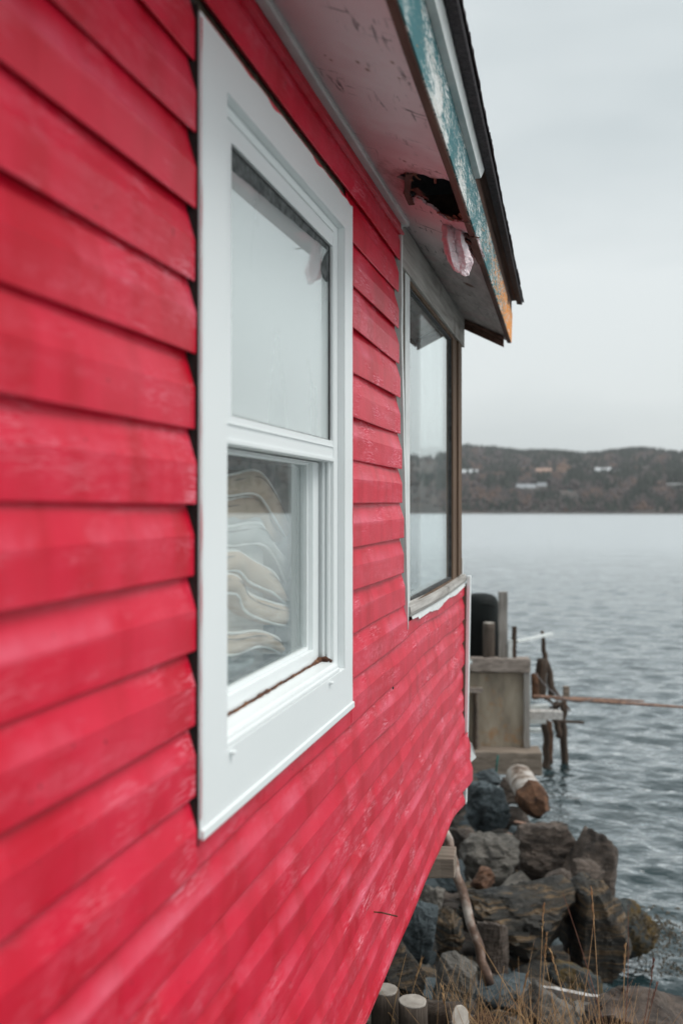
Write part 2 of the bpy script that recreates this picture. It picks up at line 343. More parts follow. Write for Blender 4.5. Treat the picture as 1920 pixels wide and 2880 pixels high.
# ------------------------------------------------------------------ far hills with woods and houses
def hill_z(r, az):        # az in degrees, z relative to the camera
    prof = float(np.interp(r, [372, 384, 400, 430, 500, 560, 640, 760, 900, 1100, 1500], [-5.0, -3.0, -.5, 4.2, 10.0, 15.5, 24, 37, 47, 50, 30]))
    rid = float(np.interp(az, [-30, -9, -6.5, -4.5, -2, 0, 2, 5, 9, 14, 20, 30, 45, 60], [.8, .98, 1.03, 1.0, .95, .90, .92, .86, .9, 1.05, 1.0, .95, .8, .7]))
    n = noise.noise(Vector((az*.4, r*.006, 1.5)))*3*sst(r, 400, 700) + noise.noise(Vector((az*1.3, r*.02, 7)))*1.5*sst(r, 385, 450)
    return prof*(1 if prof < 0 else 1+(rid-1)*sst(r, 420, 850)) + n
def polar(r, az): return Vector((math.sin(R(az))*r, math.cos(R(az))*r, 0))
def make_hills():
    mb = MB(); azs = np.linspace(-32, 62, 240); rs = list(np.linspace(366, 440, 16))+list(np.linspace(450, 1100, 40))+[1250, 1500]
    vs = []
    for r in rs:
        for a in azs:
            rr = r + 6*noise.noise(Vector((a*.8, 0, 2)))*(1-sst(r, 400, 600)) ; p = polar(rr, a); vs.append((p.x, p.y, hill_z(r, a)))
    n = len(azs); mb.add(vs, [(j*n+i, j*n+i+1, (j+1)*n+i+1, (j+1)*n+i) for j in range(len(rs)-1) for i in range(n-1)])
    m = mat('autumn_hillside', [(.3, (.030, .030, .028)), (.5, (.055, .047, .043)), (.66, (.10, .068, .055)), (.8, (.17, .10, .075))], .06, rough=1, bstr=0, detail=8)
    mb.build('hills', m, smooth=True, kind='structure', base=False)
make_hills()
HOUSES = [ # px centre, py base, distance, width m, height m, colour, roof, label
 (1317, 1343, 560, 9.5, 2.6, 'w', (.55,.57,.58), 'long white house far across the water, nearest the corner of the red shed', 'farhouse'),
 (1528, 1341, 560, 8, 3.0, 't', (.40,.26,.20), 'tan house on the far hill, left of the peach gabled one', 'farhouse'),
 (1584, 1337, 570, 7.5, 5.0, 't', (.42,.25,.19), 'peach gabled house highest on the middle of the far hill', 'farhouse'),
 (1695, 1341, 565, 8.6, 3.4, 'w', (.60,.60,.62), 'larger of the two white houses side by side on the far hill', 'farhouse'),
 (1735, 1343, 565, 4.8, 3.2, 'w', (.55,.56,.58), 'smaller white house right beside a larger white one on the far hill', 'farhouse'),
 (1478, 1388, 470, 8.5, 2.6, 'g', (.34,.36,.38), 'grey house with pale roof low on the middle of the far hill', 'farhouse'),
 (1523, 1385, 470, 3.8, 2.8, 'g', (.45,.43,.43), 'small grey shed low on the far hill beside the wider grey house', 'farhouse'),
 (1600, 1402, 440, 4.2, 2.6, 'b', (.20,.32,.34), 'small teal cabin near the far shore', 'farhouse'),
 (1902, 1387, 470, 8.5, 2.6, 'w', (.55,.60,.58), 'long pale low house at the right end of the far shore', 'farhouse'),
 (1800, 1338, 600, 9, 2.6, 'g', (.30,.30,.34), 'muted grey long house high on the far hill at the right', 'farhouse'),
]
WALLC = {'w': (.50,.51,.51), 't': (.50,.33,.25), 'g': (.34,.35,.35), 'b': (.08,.25,.28)}
house_spots = []
def far_houses():
    mats = {}
    def cm(n, c): 
        if n not in mats: mats[n] = mat(n, [(.3, tuple(x*.85 for x in c)), (.7, c)], 1, rough=.8, bstr=0)
        return mats[n]
    win = cm('dark_window_pane', (.05,.06,.07))
    for i, (px, py, d, w, h, wc, rc, lab, _) in enumerate(HOUSES):
        p = at(px, py, d); az = math.degrees(math.atan2(p.x, p.y)); rr = math.hypot(p.x, p.y)
        house_spots.append((az, rr, w))
        e = empty('far_house', p, lab, 'house', 'houses across the water')
        # local frame: facing the camera
        fw = Vector((-p.x, -p.y, 0)).normalized(); sd = Vector((-fw.y, fw.x, 0)); D = w*.7
        def L(a, b, c): return p + sd*a + fw*b + UP*c
        gz = -4
        mb = MB(); mb.prism([L(-w/2,-D/2,gz), L(w/2,-D/2,gz), L(w/2,D/2,gz), L(-w/2,D/2,gz)], [L(-w/2,-D/2,h), L(w/2,-D/2,h), L(w/2,D/2,h), L(-w/2,D/2,h)])
        mb.build('wall', cm('far_wall_'+wc, WALLC[wc]), e)
        mb = MB()
        if i in (2, 4, 7):  # gable to the viewer
            mb.prism([L(-w/2-.4,D/2+.4,h), L(w/2+.4,D/2+.4,h), L(0,D/2+.4,h+w*.32)], [L(-w/2-.4,-D/2-.4,h), L(w/2+.4,-D/2-.4,h), L(0,-D/2-.4,h+w*.32)])
        else:
            rh = 1.9
            mb.prism([L(-w/2-.4,D/2+.4,h), L(-w/2-.4,-D/2-.4,h), L(-w/2-.4,0,h+rh)], [L(w/2+.4,D/2+.4,h), L(w/2+.4,-D/2-.4,h), L(w/2+.4,0,h+rh)])
        mb.build('roof', cm('far_roof_%s' % wc if wc != 'w' else 'far_roof_pale', rc), e)
        for k in range(max(1, int(w/2.8))):
            a = -w/2 + (k+.5)*w/max(1, int(w/2.8))
            MB().prism([L(a-.5,D/2+.05,.8), L(a+.5,D/2+.05,.8), L(a+.5,D/2+.05,2), L(a-.5,D/2+.05,2)], [L(a-.5,D/2-.05,.8), L(a+.5,D/2-.05,.8), L(a+.5,D/2-.05,2), L(a-.5,D/2-.05,2)]).build('window', win, e)
far_houses()
def far_woods():
    V = {0: MB(), 1: MB(), 2: MB()}
    def blocked(az, r):
        for ha, hr, w in house_spots:
            if abs(az-ha) < math.degrees((w*.62+1.5)/hr) and hr-38 < r < hr+w: return True
        return False
    cnt = 0
    for i in range(19000):
        az = random.uniform(-9.5, 8) if i % 4 else random.uniform(-30, 60)
        r = random.choice([random.uniform(386, 560), random.uniform(400, 800), random.uniform(700, 1000)])
        if blocked(az, r): continue
        dens = noise.noise(Vector((az*.6, r*.012, 4)))
        if r < 520 and dens < -.38: continue
        t = noise.noise(Vector((az*1.1, r*.02, 9)))*.9 + random.uniform(-.28, .28) + .04
        kind = 0 if (t < -.02 or (r > 760 and t < .3)) else (1 if t < .36 else 2)
        h = random.uniform(3.5, 7.5)*(1 if kind == 0 else .7)*(.55 if r < 460 else 1)
        p = polar(r, az); p.z = hill_z(r, az) - .4
        mb = V[kind]
        if kind == 0:
            for z0, z1, w in ((.12, .65, .26), (.42, 1.0, .17)):
                n = 5; a0 = random.random()*6; w *= h*random.uniform(.8, 1.15)
                mb.add([p+Vector((math.cos(a0+6.283*k/n)*w, math.sin(a0+6.283*k/n)*w, z0*h+random.uniform(-.1,.1)*h)) for k in range(n)]+[p+Vector((0,0,z1*h))], [(k, (k+1)%n, n) for k in range(n)])
        else:
            for q in range(2):
                c = p+Vector((random.uniform(-.3,.3)*h, random.uniform(-.3,.3)*h, h*random.uniform(.35,.6))); w = h*random.uniform(.25,.4); hh = h*random.uniform(.35,.55)
                n = 5; a0 = random.random()*6
                mb.add([c+Vector((math.cos(a0+6.283*k/n)*w*random.uniform(.7,1.2), math.sin(a0+6.283*k/n)*w, random.uniform(-.2,.2)*h)) for k in range(n)]+[c+Vector((0,0,hh)), c-Vector((0,0,hh))], [(k, (k+1)%n, n) for k in range(n)]+[((k+1)%n, k, n+1) for k in range(n)])
    a = mat('far_spruce', [(.3, (.022, .032, .026)), (.7, (.055, .062, .05))], .08, rough=1, bstr=0)
    b = mat('far_bare_birch', [(.3, (.060, .050, .050)), (.7, (.115, .092, .090))], .08, rough=1, bstr=0)
    c = mat('far_russet_scrub', [(.3, (.085, .055, .045)), (.7, (.17, .11, .085))], .08, rough=1, bstr=0)
    V[0].build('spruce_wood', a, label='dark spruce wood covering the far hill and its ridge', cat='wood', kind='stuff')
    V[1].build('birch_wood', b, label='bare purplish birch wood on the slopes of the far hill', cat='wood', kind='stuff')
    V[2].build('scrub', c, label='russet scrub on the lower far hill between the houses', cat='scrub', kind='stuff')
far_woods()
# ------------------------------------------------------------------ the red shed
SH = empty('red_shed', (-1.7, 1.5, -1.45), 'crimson clapboard fishing shed with white window and peeling eave above the shore', 'shed')
XW = -.5974      # sheathing plane; the siding stands 14 mm proud of it
Y0, YC = -.6, 5.02
CS = .1137
PROF = [(.002, .012), (.0142, .0014), (.0160, .000), (.0170, .0022), (.0174, .063), (.0056, .1085), (.0046, .116), (.0036, .132)]
def wob(y, z):
    a = .75*sst(y, 2.2, 3.6)*sst(-z, .25, .7)
    dz = a*(.011*math.sin(y*4.1+z*2.2) + .006*math.sin(y*8.3-z*5)) - .012*a*sst(y, 3, 4.8)
    dx = a*(.003*math.sin(y*3.1+z*4))
    a2 = .0018; dx += a2*math.sin(y*5.3+z*31); dz += .0022*math.sin(y*2.7+z*17)
    fl = sst(-z, 1.05, 1.34)*sst(y, 4.45, 5.05); dx += .045*fl
    return dx, dz
def panel(ya, yb, k, zmin=None, zmax=None, cut=0.0):
    zb = .002 + CS*k; n = max(3, int((yb-ya)/.05)); mb = MB(); vs = []; np_ = len(PROF)
    rx = random.uniform(-.001, .001); tilt = random.uniform(-.0025, .0025); ya2 = ya; yb2 = yb
    for i in range(n+1):
        t = i/n; y = ya+(yb-ya)*t
        for j, (dx, dz) in enumerate(PROF):
            z = zb+dz
            if zmin is not None: z = max(z, zmin)
            if zmax is not None: z = min(z, zmax)
            yy = y
            if i == n:
                yy += -cut*sst(dz, .058, .11)
            wx, wz = wob(yy, zb)
            vs.append((XW+dx+rx+wx*(1 if dx > .002 else .8), yy, z+wz+tilt*(t-.5)))
    # thickness: second skin 1.2 mm behind
    m = len(vs); vs2 = [(v[0]-.0012, v[1], v[2]) for v in vs]
    f = []
    for i in range(n):
        for j in range(np_-1):
            a = i*np_+j; f.append((a, a+np_, a+np_+1, a+1)); f.append((m+a+1, m+a+np_+1, m+a+np_, m+a))
    for j in range(np_-1):
        f.append((j, j+1, m+j+1, m+j)); a = n*np_+j; f.append((a+1, a, m+a, m+a+1))
    for i in range(n):
        a = i*np_; f.append((a, m+a, m+a+np_, a+np_)); a += np_-1; f.append((a, a+np_, m+a+np_, m+a))
    mb.add(vs+vs2, f)
    o = mb.build('siding_panel', M['red'], SH)
    return smooth_angle(o, 9)
FX = -.570                                   # front of the window casing
wy0, wy1, wz0, wz1 = 1.443, 2.487, -.518, .763
def far_edge(z):                             # the siding end beside the far window leans with the frame
    return 3.195 + (.55-z)*.135 if z < .55 else 3.195
for k in range(-13, 9):
    zb = .002+CS*k; zt = zb+CS
    zmin = -1.432 if k == -13 else None; zmax = .935 if zt > .93 else None
    ye = 4.985+random.uniform(-.012, .012)
    if k == -13: ye = 4.80
    if k == -12: ye = 4.99
    if zb > .74:                              # above the window
        panel(Y0, 3.22, k, zmin, zmax, .006)
    elif zt < wz0+.02:                        # below both windows
        panel(Y0, 1.9+.37*((k*7)%5), k, zmin, zmax) if False else panel(Y0, ye, k, zmin, zmax, .01)
    else:
        panel(Y0, wy0-.0045+random.uniform(-.002, .002), k, zmin, min(zmax or 9, 9), .005)
        if k == -5: panel(wy0-.0115, wy1+.0045, k, None, wz0-.0035)
        if zt <= -.30:                        # under the far window, right of the near one
            if k == -4:
                panel(wy1+.004, far_edge(-.40)+.02, k, None, None, .004); panel(far_edge(-.40)+.021, ye, k, None, -.405, .012)
            else: panel(wy1+.004, ye, k, zmin, None, .012)
        else:
            panel(wy1+.004, far_edge(zb+.05)-.02, k, zmin, zmax, .014)
# the wall behind the siding, with real openings
mb = MB()
def wallseg(y0, y1, z0, z1): mb.box(XW-.09, XW-.002, y0, y1, z0, z1)
wallseg(Y0, wy0+.05, -1.42, 1.0); wallseg(wy0+.05, wy1-.05, -1.42, wz0+.06); wallseg(wy0+.05, wy1-.05, wz1-.05, 1.0)
wallseg(wy1-.05, 3.30, -1.42, 1.0); wallseg(3.30, 4.99, -1.42, -.41); wallseg(3.30, 4.99, .96, 1.0)
mb.build('sheathing', M['sheathing'], SH)
MB().box(XW-.0015, XW+.0008, Y0, wy0+.03, -.60, .93).build('tar_paper', M['dark_gap'], SH)
MB().box(XW+.001, FX-.007, wy0-.004, wy0-.0005, wz0-.01, wz1+.01).build('channel', M['dark_gap'], SH)
# other walls, floor and ceiling of the shed
mb = MB(); mb.box(-3.3, XW-.092, 4.93, 4.99, -1.42, -.42); mb.box(-3.3, -.80, 4.93, 4.99, -.42, 1.5); mb.build('end_wall', M['sheathing'], SH)
MB().box(-3.3, -3.22, Y0, 4.925, -1.42, 1.0).build('back_wall', M['sheathing'], SH)
MB().box(-3.3, XW-.092, Y0-.08, Y0-.002, -1.42, 1.5).build('near_wall', M['sheathing'], SH)
MB().box(-3.21, XW-.093, Y0+.001, 4.925, -1.40, -1.34).build('floor', M['grey_wood'], SH)
MB().box(-3.21, XW-.10, Y0+.001, 4.925, .952, .965).build('ceiling', M['inner'], SH)
MB().box(-1.45, -1.40, Y0+.001, 4.9, -1.33, .95).build('interior_wall', M['inner'], SH)
MB().box(-1.40, XW-.095, 1.2, 3.0, -.47, -.43).build('shelf', M['pale_wood'], SH)
# rust nail and holes in the lower siding
p = onx(1074, 2567, -.560); q = onx(1116, 2577, -.535)
MB().tube([p+Vector((-.03, 0, 0)), p, q], .0022, 6).build('nail', M['rust'], SH)
for px, py in ((1133, 1978), (1106, 1935), (1163, 1823)):
    p = onx(px, py, -.5790); MB().tube([p-Vector((.003,0,0)), p+Vector((.0006,0,0))], .0045, 7, .3).build('nail_hole', M['gasket'], SH)
# --- near window ---------------------------------------------------------------
iy0, iy1, iz0, iz1 = 1.560, 2.396, -.407, .684
def ring(mb, x0, x1, a, b):   # a = outer (y0,y1,z0,z1), b = inner
    P = lambda x, r: [(x, r[0], r[2]), (x, r[1], r[2]), (x, r[1], r[3]), (x, r[0], r[3])]
    vs = P(x1, a)+P(x1, b)+P(x0, a)+P(x0, b); f = []
    for i in range(4):
        j = (i+1) % 4
        f += [(i, j, 4+j, 4+i), (8+j, 8+i, 12+i, 12+j), (j, i, 8+i, 8+j), (4+i, 4+j, 12+j, 12+i)]
    mb.add(vs, f)
mb = MB()
ring(mb, XW-.03, FX-.004, (wy0, wy1, wz0, wz1), (iy0, iy1, iz0, iz1))
win = mb.build('window', M['vinyl'], SH, bevel=.002, label='white vinyl double-hung window')
mb = MB()
ring(mb, FX-.0039, FX-.0033, (wy0+.012, wy1-.012, wz0+.018, wz1-.012), (iy0+.0, iy1-.0, iz0+.0, iz1-.0)); 
mb.build('casing_face', M['vinyl'], win, bevel=.0006)
mb = MB().prism([(FX-.004, wy0+.002, wz0-.003), (FX+.0005, wy0+.002, wz0-.002), (FX+.0005, wy0+.002, wz0+.012), (FX-.004, wy0+.002, wz0+.014)], [(FX-.004, wy1+.001, wz0-.003), (FX+.0005, wy1+.001, wz0-.002), (FX+.0005, wy1+.001, wz0+.012), (FX-.004, wy1+.001, wz0+.014)])
mb.build('drip_edge', M['vinyl'], win, bevel=.001)
UX, LX = -.591, -.628      # upper (outer) and lower (inner) sash planes
jy0, jy1 = 1.600, 2.356
mb = MB()
mb.box(UX-.09, UX, jy1, iy1-.0005, iz0+.0005, iz1-.0005); mb.box(UX-.09, UX, iy0+.0005, jy0, iz0+.0005, iz1-.0005)
mb.box(UX-.09, UX, jy0, jy1, .664, iz1-.0005)
for x in (-.604, -.616): mb.box(x-.0035, x+.0035, jy1-.007, jy1, iz0+.02, .66); mb.box(x-.0035, x+.0035, jy0, jy0+.007, iz0+.02, .66)
mb.build('window_frame', M['vinyl'], win, bevel=.0015)
# sloped sill frame
A = [(UX-.09, iz0+.001), (FX-.006, iz0+.001), (FX-.0065, iz0+.008), (FX-.010, iz0+.0085), (FX-.011, iz0+.016), (FX-.016, iz0+.0165), (FX-.019, iz0+.0205), (LX+.004, iz0+.0235), (UX-.09, iz0+.024)]
MB().prism([(x, iy0+.0008, z) for x, z in A], [(x, jy1-.001, z) for x, z in A]).build('window_sill', M['vinyl'], win, bevel=.001)
for (px, py) in ((656, 2098), (932, 1908)):
    p = onx(px, py, FX+.001); mb = MB().box(FX-.004, FX+.006, p.y-.007, p.y+.007, iz0-.012, iz0-.005); mb.build('weep_cap', M['vinyl'], win, bevel=.003)
# red paint slopped over the casing edges
sm_ = MB()
def slop(p0, p1, nrm, wmax, seed):
    vs = []; n = 60
    for i in range(n+1):
        c = Vector(p0).lerp(Vector(p1), i/n); w = max(.0002, wmax*(noise.noise(Vector((i*.21, seed, 0)))+.10) + .0006*noise.noise(Vector((i*1.3, seed, 2))))
        q = c+Vector(nrm)*w; vs += [c, q, q+Vector((.0006, 0, 0)), c+Vector((.0009, 0, 0))]
    sm_.add(vs, [(i*4+j, i*4+(j+1)%4, i*4+4+(j+1)%4, i*4+4+j) for i in range(n) for j in range(4)]+[(0,1,2,3), (n*4, n*4+1, n*4+2, n*4+3)])
slop((FX-.0039, wy0+.0008, wz0+.03), (FX-.0039, wy0+.0008, wz1-.01), (0, 1, 0), .010, 3)
slop((FX-.0039, wy0+.02, wz1-.0008), (FX-.0039, wy1-.02, wz1-.0008), (0, 0, -1), .011, 8)
slop((FX-.0039, wy1-.0008, wz0+.05), (FX-.0039, wy1-.0008, wz1-.02), (0, -1, 0), .005, 5)
sm_.build('paint_smear', M['red'], win)
# upper sash
mb = MB(); ring(mb, UX-.030, UX-.002, (jy0+.001, jy1-.0005, .103, .663), (jy0+.034, jy1-.004, .154, .628))
mb.box(UX-.032, UX+.0015, jy0+.002, jy1-.001, .104, .112)
mb.box(UX-.030, UX+.001, jy0+.002, jy1-.001, .138, .1395)
mb.build('upper_sash', M['vinyl'], win, bevel=.0012)
MB().box(UX-.016, UX-.012, jy0+.03, jy1-.006, .150, .632).build('upper_pane', M['sky_white_glass'], win)
mb = MB(); ring(mb, UX-.0115, UX-.0085, (jy0+.0345, jy1-.0045, .1545, .6275), (jy0+.037, jy1-.011, .157, .6245)); mb.build('gasket', M['gasket'], win)
# lower sash
ly1 = 2.350
mb = MB(); ring(mb, LX-.032, LX, (jy0+.001, ly1, -.381, .102), (jy0+.05, 2.300, -.350, .0985))
mb.build('lower_sash', M['vinyl'], win, bevel=.0015)
mb = MB(); ring(mb, LX-.022, LX-.012, (jy0+.0505, 2.2995, -.3495, .098), (jy0+.058, 2.288, -.341, .093)); mb.build('glazing_bead', M['vinyl'], win)
MB().box(LX-.0185, LX-.0145, jy0+.052, 2.293, -.346, .0955).build('lower_pane', M['glass'], win)
mb = MB(); ring(mb, LX-.033, LX-.0225, (jy0+.0505, 2.2995, -.3495, .098), (jy0+.062, 2.272, -.337, .085)); mb.build('spacer', M['gasket'], win)
# inner casing round the opening, seen through the glass
mb = MB(); ring(mb, -.735, XW-.0925, (1.50, 2.46, -.425, .75), (1.60, 2.335, -.395, .66)); mb.build('inner_casing', M['vinyl_old'], win)
# crumbling sealant along the sash bottom
mb = MB(); pts = []; rad = []
n = 90
for i in range(n+1):
    y = jy0+.02 + (jy1-jy0-.022)*i/n; pts.append(Vector((LX+.0035, y, -.3815+.0010*math.sin(y*60)+random.uniform(-.0012, .0012))))
    rad.append(.0022+.0022*abs(noise.noise(Vector((y*22, 0, 0))))*2 + (.003 if i > n-6 or i < 8 else 0))
mb.tube(pts, rad, 6, .2); mb.build('sealant', M['rust'], win)
mb = MB(); mb.tube([(UX-.004, jy1-.004, -.384), (UX-.020, jy1-.006, -.378), (LX+.002, jy1-.008, -.379)], [.003, .006, .004], 7, .4); mb.build('sealant', M['rust'], win)
# torn weather strip hanging under the head of the upper sash
mb = MB(); n = 60; vs = []
for i in range(n+1):
    y = 1.605 + (2.347-1.605)*i/n; hgt = .038*(1-i/n)+.010*(i/n) + .0035*noise.noise(Vector((y*14, 1, 0)))+.0015*noise.noise(Vector((y*70, 3, 0)))
    vs += [(UX-.0100, y, .6262), (UX-.0104, y, .6265-hgt), (UX-.0119, y, .6265-hgt), (UX-.0119, y, .6262)]
f = [(i*4+j, i*4+(j+1)%4, i*4+4+(j+1)%4, i*4+4+j) for i in range(n) for j in range(4)]+[(0,1,2,3), (n*4, n*4+1, n*4+2, n*4+3)]
mb.add(vs, f); mb.build('weather_strip_and_reflection', M['tape'], win)
poly = [(1460,1100),(1445,1105),(1430,1130),(1417,1165),(1415,1190),(1425,1225),(1438,1243),(1456,1240),(1450,1215),(1455,1170),(1458,1130)]  # outline of a dark reflection in the pane, built as a grey piece
P2 = [onx(x*.6378, y*.6378, UX-.0117) for x, y in poly]
MB().prism(P2, [p+Vector((.0012, 0, 0)) for p in P2]).build('weather_strip_and_reflection', M['tape'], win, label='curled grey shape standing in for a reflection in the upper pane')
# added white sheet behind the upper glass, standing in for reflected sky
mb = MB(); vs = []; n = 40
for i in range(n+1):
    y = jy0+.0345+(jy1-.0045-jy0-.035)*i/n; x = UX-.0255+.0006*math.sin(y*26)
    vs += [(x, y, .1545), (x, y, .6275), (x-.002, y, .6275), (x-.002, y, .1545)]
mb.add(vs, [(i*4+j, i*4+(j+1)%4, i*4+4+(j+1)%4, i*4+4+j) for i in range(n) for j in range(4)])
mb.build('white_backing', M['white_backing'], win, smooth=True)
# --- far window ----------------------------------------------------------------
GX = -.612
mb = MB(); ring(mb, GX-.03, GX+.018, (3.345, 4.93, -.375, .80), (3.43, 4.66, -.352, .775))
w2 = mb.build('window', M['brown_wood'], SH, bevel=.002, label='bare wooden picture window at the far corner')
MB().box(GX-.002, GX+.002, 3.425, 4.665, -.356, .78).build('pane', M['glass'], w2)
mb = MB(); ring(mb, GX+.0025, GX+.010, (3.4305, 4.6595, -.3515, .7745), (3.436, 4.652, -.340, .768)); mb.build('gasket', M['gasket'], w2)
MB().box(GX-.03, GX+.028, 4.795, 4.92, -.345, .80).build('corner_post', M['brown_wood'], w2, bevel=.003)
MB().box(GX+.0182, GX+.024, 3.348, 3.432, -.345, .795).build('stile', M['vinyl_old'], w2, bevel=.002)
# sill: sagging board, outer edge weathered
vs = []; n = 24
for i in range(n+1):
    y = 3.352 + (5.01-3.352)*i/n; s = -.010*math.sin(math.pi*i/n) + .004*(1-i/n)
    for dx, dz in ((-.03, -.006), (.012, -.030), (.030, -.031), (.034, -.052), (.030, -.066), (-.03, -.068)):
        vs.append((GX+dx+.008, y, -.322+dz+s))
MB().add(vs, [(i*6+j, i*6+(j+1)%6, i*6+6+(j+1)%6, i*6+6+j) for i in range(n) for j in range(6)]+[tuple(range(6)), tuple(n*6+j for j in range(6))]).build('window_sill', M['grey_wood'], w2, bevel=.001)
# torn white flashing under it
vs = []; n = 50
for i in range(n+1):
    y = 3.41+(5.0-3.41)*i/n; s = -.010*math.sin(math.pi*i/n); w = .020+.016*noise.noise(Vector((y*3.1, 2, 0)))+.006*noise.noise(Vector((y*17, 2, 0)))
    if i < 4: w *= .4
    b = .003+.005*abs(noise.noise(Vector((y*5, 5, 0))))
    vs += [(-.580, y, -.386+s), (-.577+b, y, -.390+s-w), (-.579+b, y, -.390+s-w), (-.582, y, -.386+s)]
MB().add(vs, [(i*4+j, i*4+(j+1)%4, i*4+4+(j+1)%4, i*4+4+j) for i in range(n) for j in range(4)]+[(0,1,2,3), (n*4, n*4+1, n*4+2, n*4+3)]).build('flashing', M['vinyl_old'], w2)
# leaning white side flashing
vs = []; n = 30
for i in range(n+1):
    z = .935 - (.935+.425)*i/n; y = far_edge(z)+.008 + .003*noise.noise(Vector((z*6, 0, 0))); wd = .028 if i < n-1 else (.016 if i == n-1 else .003)
    xo = -.577+.002*noise.noise(Vector((z*8, 4, 0)))
    vs += [(xo, y, z), (xo, y+wd, z), (xo-.002, y+wd, z), (XW-.002, y, z)]
MB().add(vs, [(i*4+j, i*4+(j+1)%4, i*4+4+(j+1)%4, i*4+4+j) for i in range(n) for j in range(4)]+[(0,1,2,3), (n*4, n*4+1, n*4+2, n*4+3)]).build('side_flashing', M['vinyl_old'], w2)
MB().box(XW-.02, XW+.002, 3.222, 3.344, -.40, .94).build('side_casing', M['grey_wood'], w2)
# header board
MB().prism([(GX+.012, 3.26, .79), (GX+.030, 3.26, .79), (GX+.030, 3.26, .935), (GX+.012, 3.26, .935)], [(GX+.012, 5.0, .79), (GX+.032, 5.0, .785), (GX+.032, 5.0, .93), (GX+.012, 5.0, .93)]).build('header', M['grey_wood'], w2, bevel=.003)
# --- corner trim ---------------------------------------------------------------
mb = MB(); p0 = Vector((-.585, 4.99, -.35)); p1 = Vector((-.575, 5.0, -1.42))
mb.prism([(-.568, 4.990, -.36), (-.550, 4.990, -.36), (-.550, 5.04, -.36), (-.568, 5.04, -.36)], [(-.585, 4.984, -1.50), (-.570, 4.984, -1.50), (-.570, 5.03, -1.50), (-.585, 5.03, -1.50)])
MB().prism([(-.590, 4.9925, -.40), (-.569, 4.9925, -.40), (-.569, 5.03, -.40), (-.590, 5.03, -.40)], [(-.600, 4.987, -1.45), (-.586, 4.987, -1.45), (-.586, 5.02, -1.45), (-.600, 5.02, -1.45)]).build('corner_board', M['sheathing'], SH)
mb.build('corner_trim', M['vinyl'], SH, bevel=.002)
MB().box(-.62, -.590, 5.0, 5.03, -.42, -.27).build('corner_cap', M['vinyl_old'], SH)
MB().box(XW-.02, XW+.004, 4.90, 4.991, -1.42, -.40).build('corner_board', M['sheathing'], SH)
P2 = [(-.545,5.015,-1.20),(-.528,5.07,-1.285),(-.55,5.03,-1.30),(-.575,4.98,-1.17)]
MB().prism(P2, [(x-.004, y+.003, z) for x, y, z in P2]).build('corner_trim', M['vinyl_old'], SH, label='torn lower end of the white corner trim')
# --- eave ----------------------------------------------------------------------
def ex(y): return -.018*(y-1.7)
YA, YE = -.7, 5.16
SL0 = Vector((-.596, 0, .945)); 
def sof(x, y):      # height of the sloping soffit
    xo = -.315+ex(y); return .945 + (.835-.945)*((x+.596)/(xo+.596))
def soffit_hit(px, py):
    r = ray(px, py); t = 1.0
    for _ in range(40):
        p = r*t; e = sof(p.x, p.y)-p.z; t += e/r.z*.7
    return r*t
Z2 = lambda pts: [soffit_hit(900+x*.4464, y*.4464) for x, y in pts]
hole1 = Z2([(480,1118),(535,1085),(600,1092),(650,1100),(700,1122),(770,1125),(835,1145),(870,1200),(905,1310),(925,1395),(870,1402),(810,1390),(775,1375),(740,1340),(700,1305),(660,1290),(640,1262),(600,1238),(575,1262),(548,1225),(538,1160),(530,1135)])
hole2 = Z2([(895,1462),(940,1468),(975,1482),(1000,1545),(1018,1600),(1035,1690),(1010,1655),(985,1640),(940,1590),(925,1540),(905,1510)])
def ragged(L, amp):
    o = []
    for i, p in enumerate(L):
        q = L[(i+1) % len(L)]; n = max(2, int((q-p).length/.006)); nn = Vector((-(q-p).y, (q-p).x, 0)).normalized()
        for k in range(n): o.append(p.lerp(q, k/n) + (nn*random.uniform(-amp, amp) if k else Vector()))
    return o
hole1 = ragged(hole1, .0035); hole2 = ragged(hole2, .003)
outer = []
for i in range(25): outer.append(Vector((-.3155+ex(YA+(YE-YA)*i/24), YA+(YE-YA)*i/24, 0)))
for i in range(25): outer.append(Vector((-.63, YE-(YE-YA)*i/24, 0)))
for p in outer: p.z = sof(p.x, p.y)
loops = [outer, hole1, hole2]
tris = tessellate_polygon([[Vector((p.x, p.y, 0)) for p in L] for L in loops]); flat = [p for L in loops for p in L]
def rust_spots(m, pts):
    nt = m.node_tree; bs = nt.nodes['Principled BSDF']; src = bs.inputs['Base Color'].links[0].from_socket; t = N(nt, 'ShaderNodeTexCoord'); mpp = N(nt, 'ShaderNodeMapping'); nt.links.new(t.outputs['Object'], mpp.inputs[0]); mpp.inputs['Scale'].default_value = (1.0, .62, .6)
    wv = noi(nt, coords(nt, rnd=False), 110, 3); acc = None
    for p, s_ in pts:
        q = p-SH.location; v = N(nt, 'ShaderNodeVectorMath', operation='DISTANCE'); nt.links.new(mpp.outputs[0], v.inputs[0]); v.inputs[1].default_value = (q.x, q.y*.62, q.z*.6)
        d = mul(nt, mul(nt, v.outputs['Value'], mul(nt, wv, .006), 'ADD'), 1/s_); acc = d if acc is None else mul(nt, acc, d, 'MINIMUM')
    c = mixc(nt, mul(nt, ramp(nt, acc, [(.55, (1,1,1)), (1.0, (0,0,0))]), .7), src, (.22, .10, .04)); c = mixc(nt, ramp(nt, acc, [(.32, (1,1,1)), (.55, (0,0,0))]), c, (.03, .015, .008))
    nt.links.new(c, bs.inputs['Base Color'])
rust_spots(M['soffit'], [(p, s_) for p, s_ in zip(Z2([(30,348),(68,378),(236,392),(298,440),(495,492),(530,1015),(732,1080),(455,395),(940,1860)]), (.007, .008, .009, .010, .008, .010, .008, .009, .012))])
o = MB().add(flat, [tuple(t) for t in tris]).build('soffit', M['soffit'], SH)
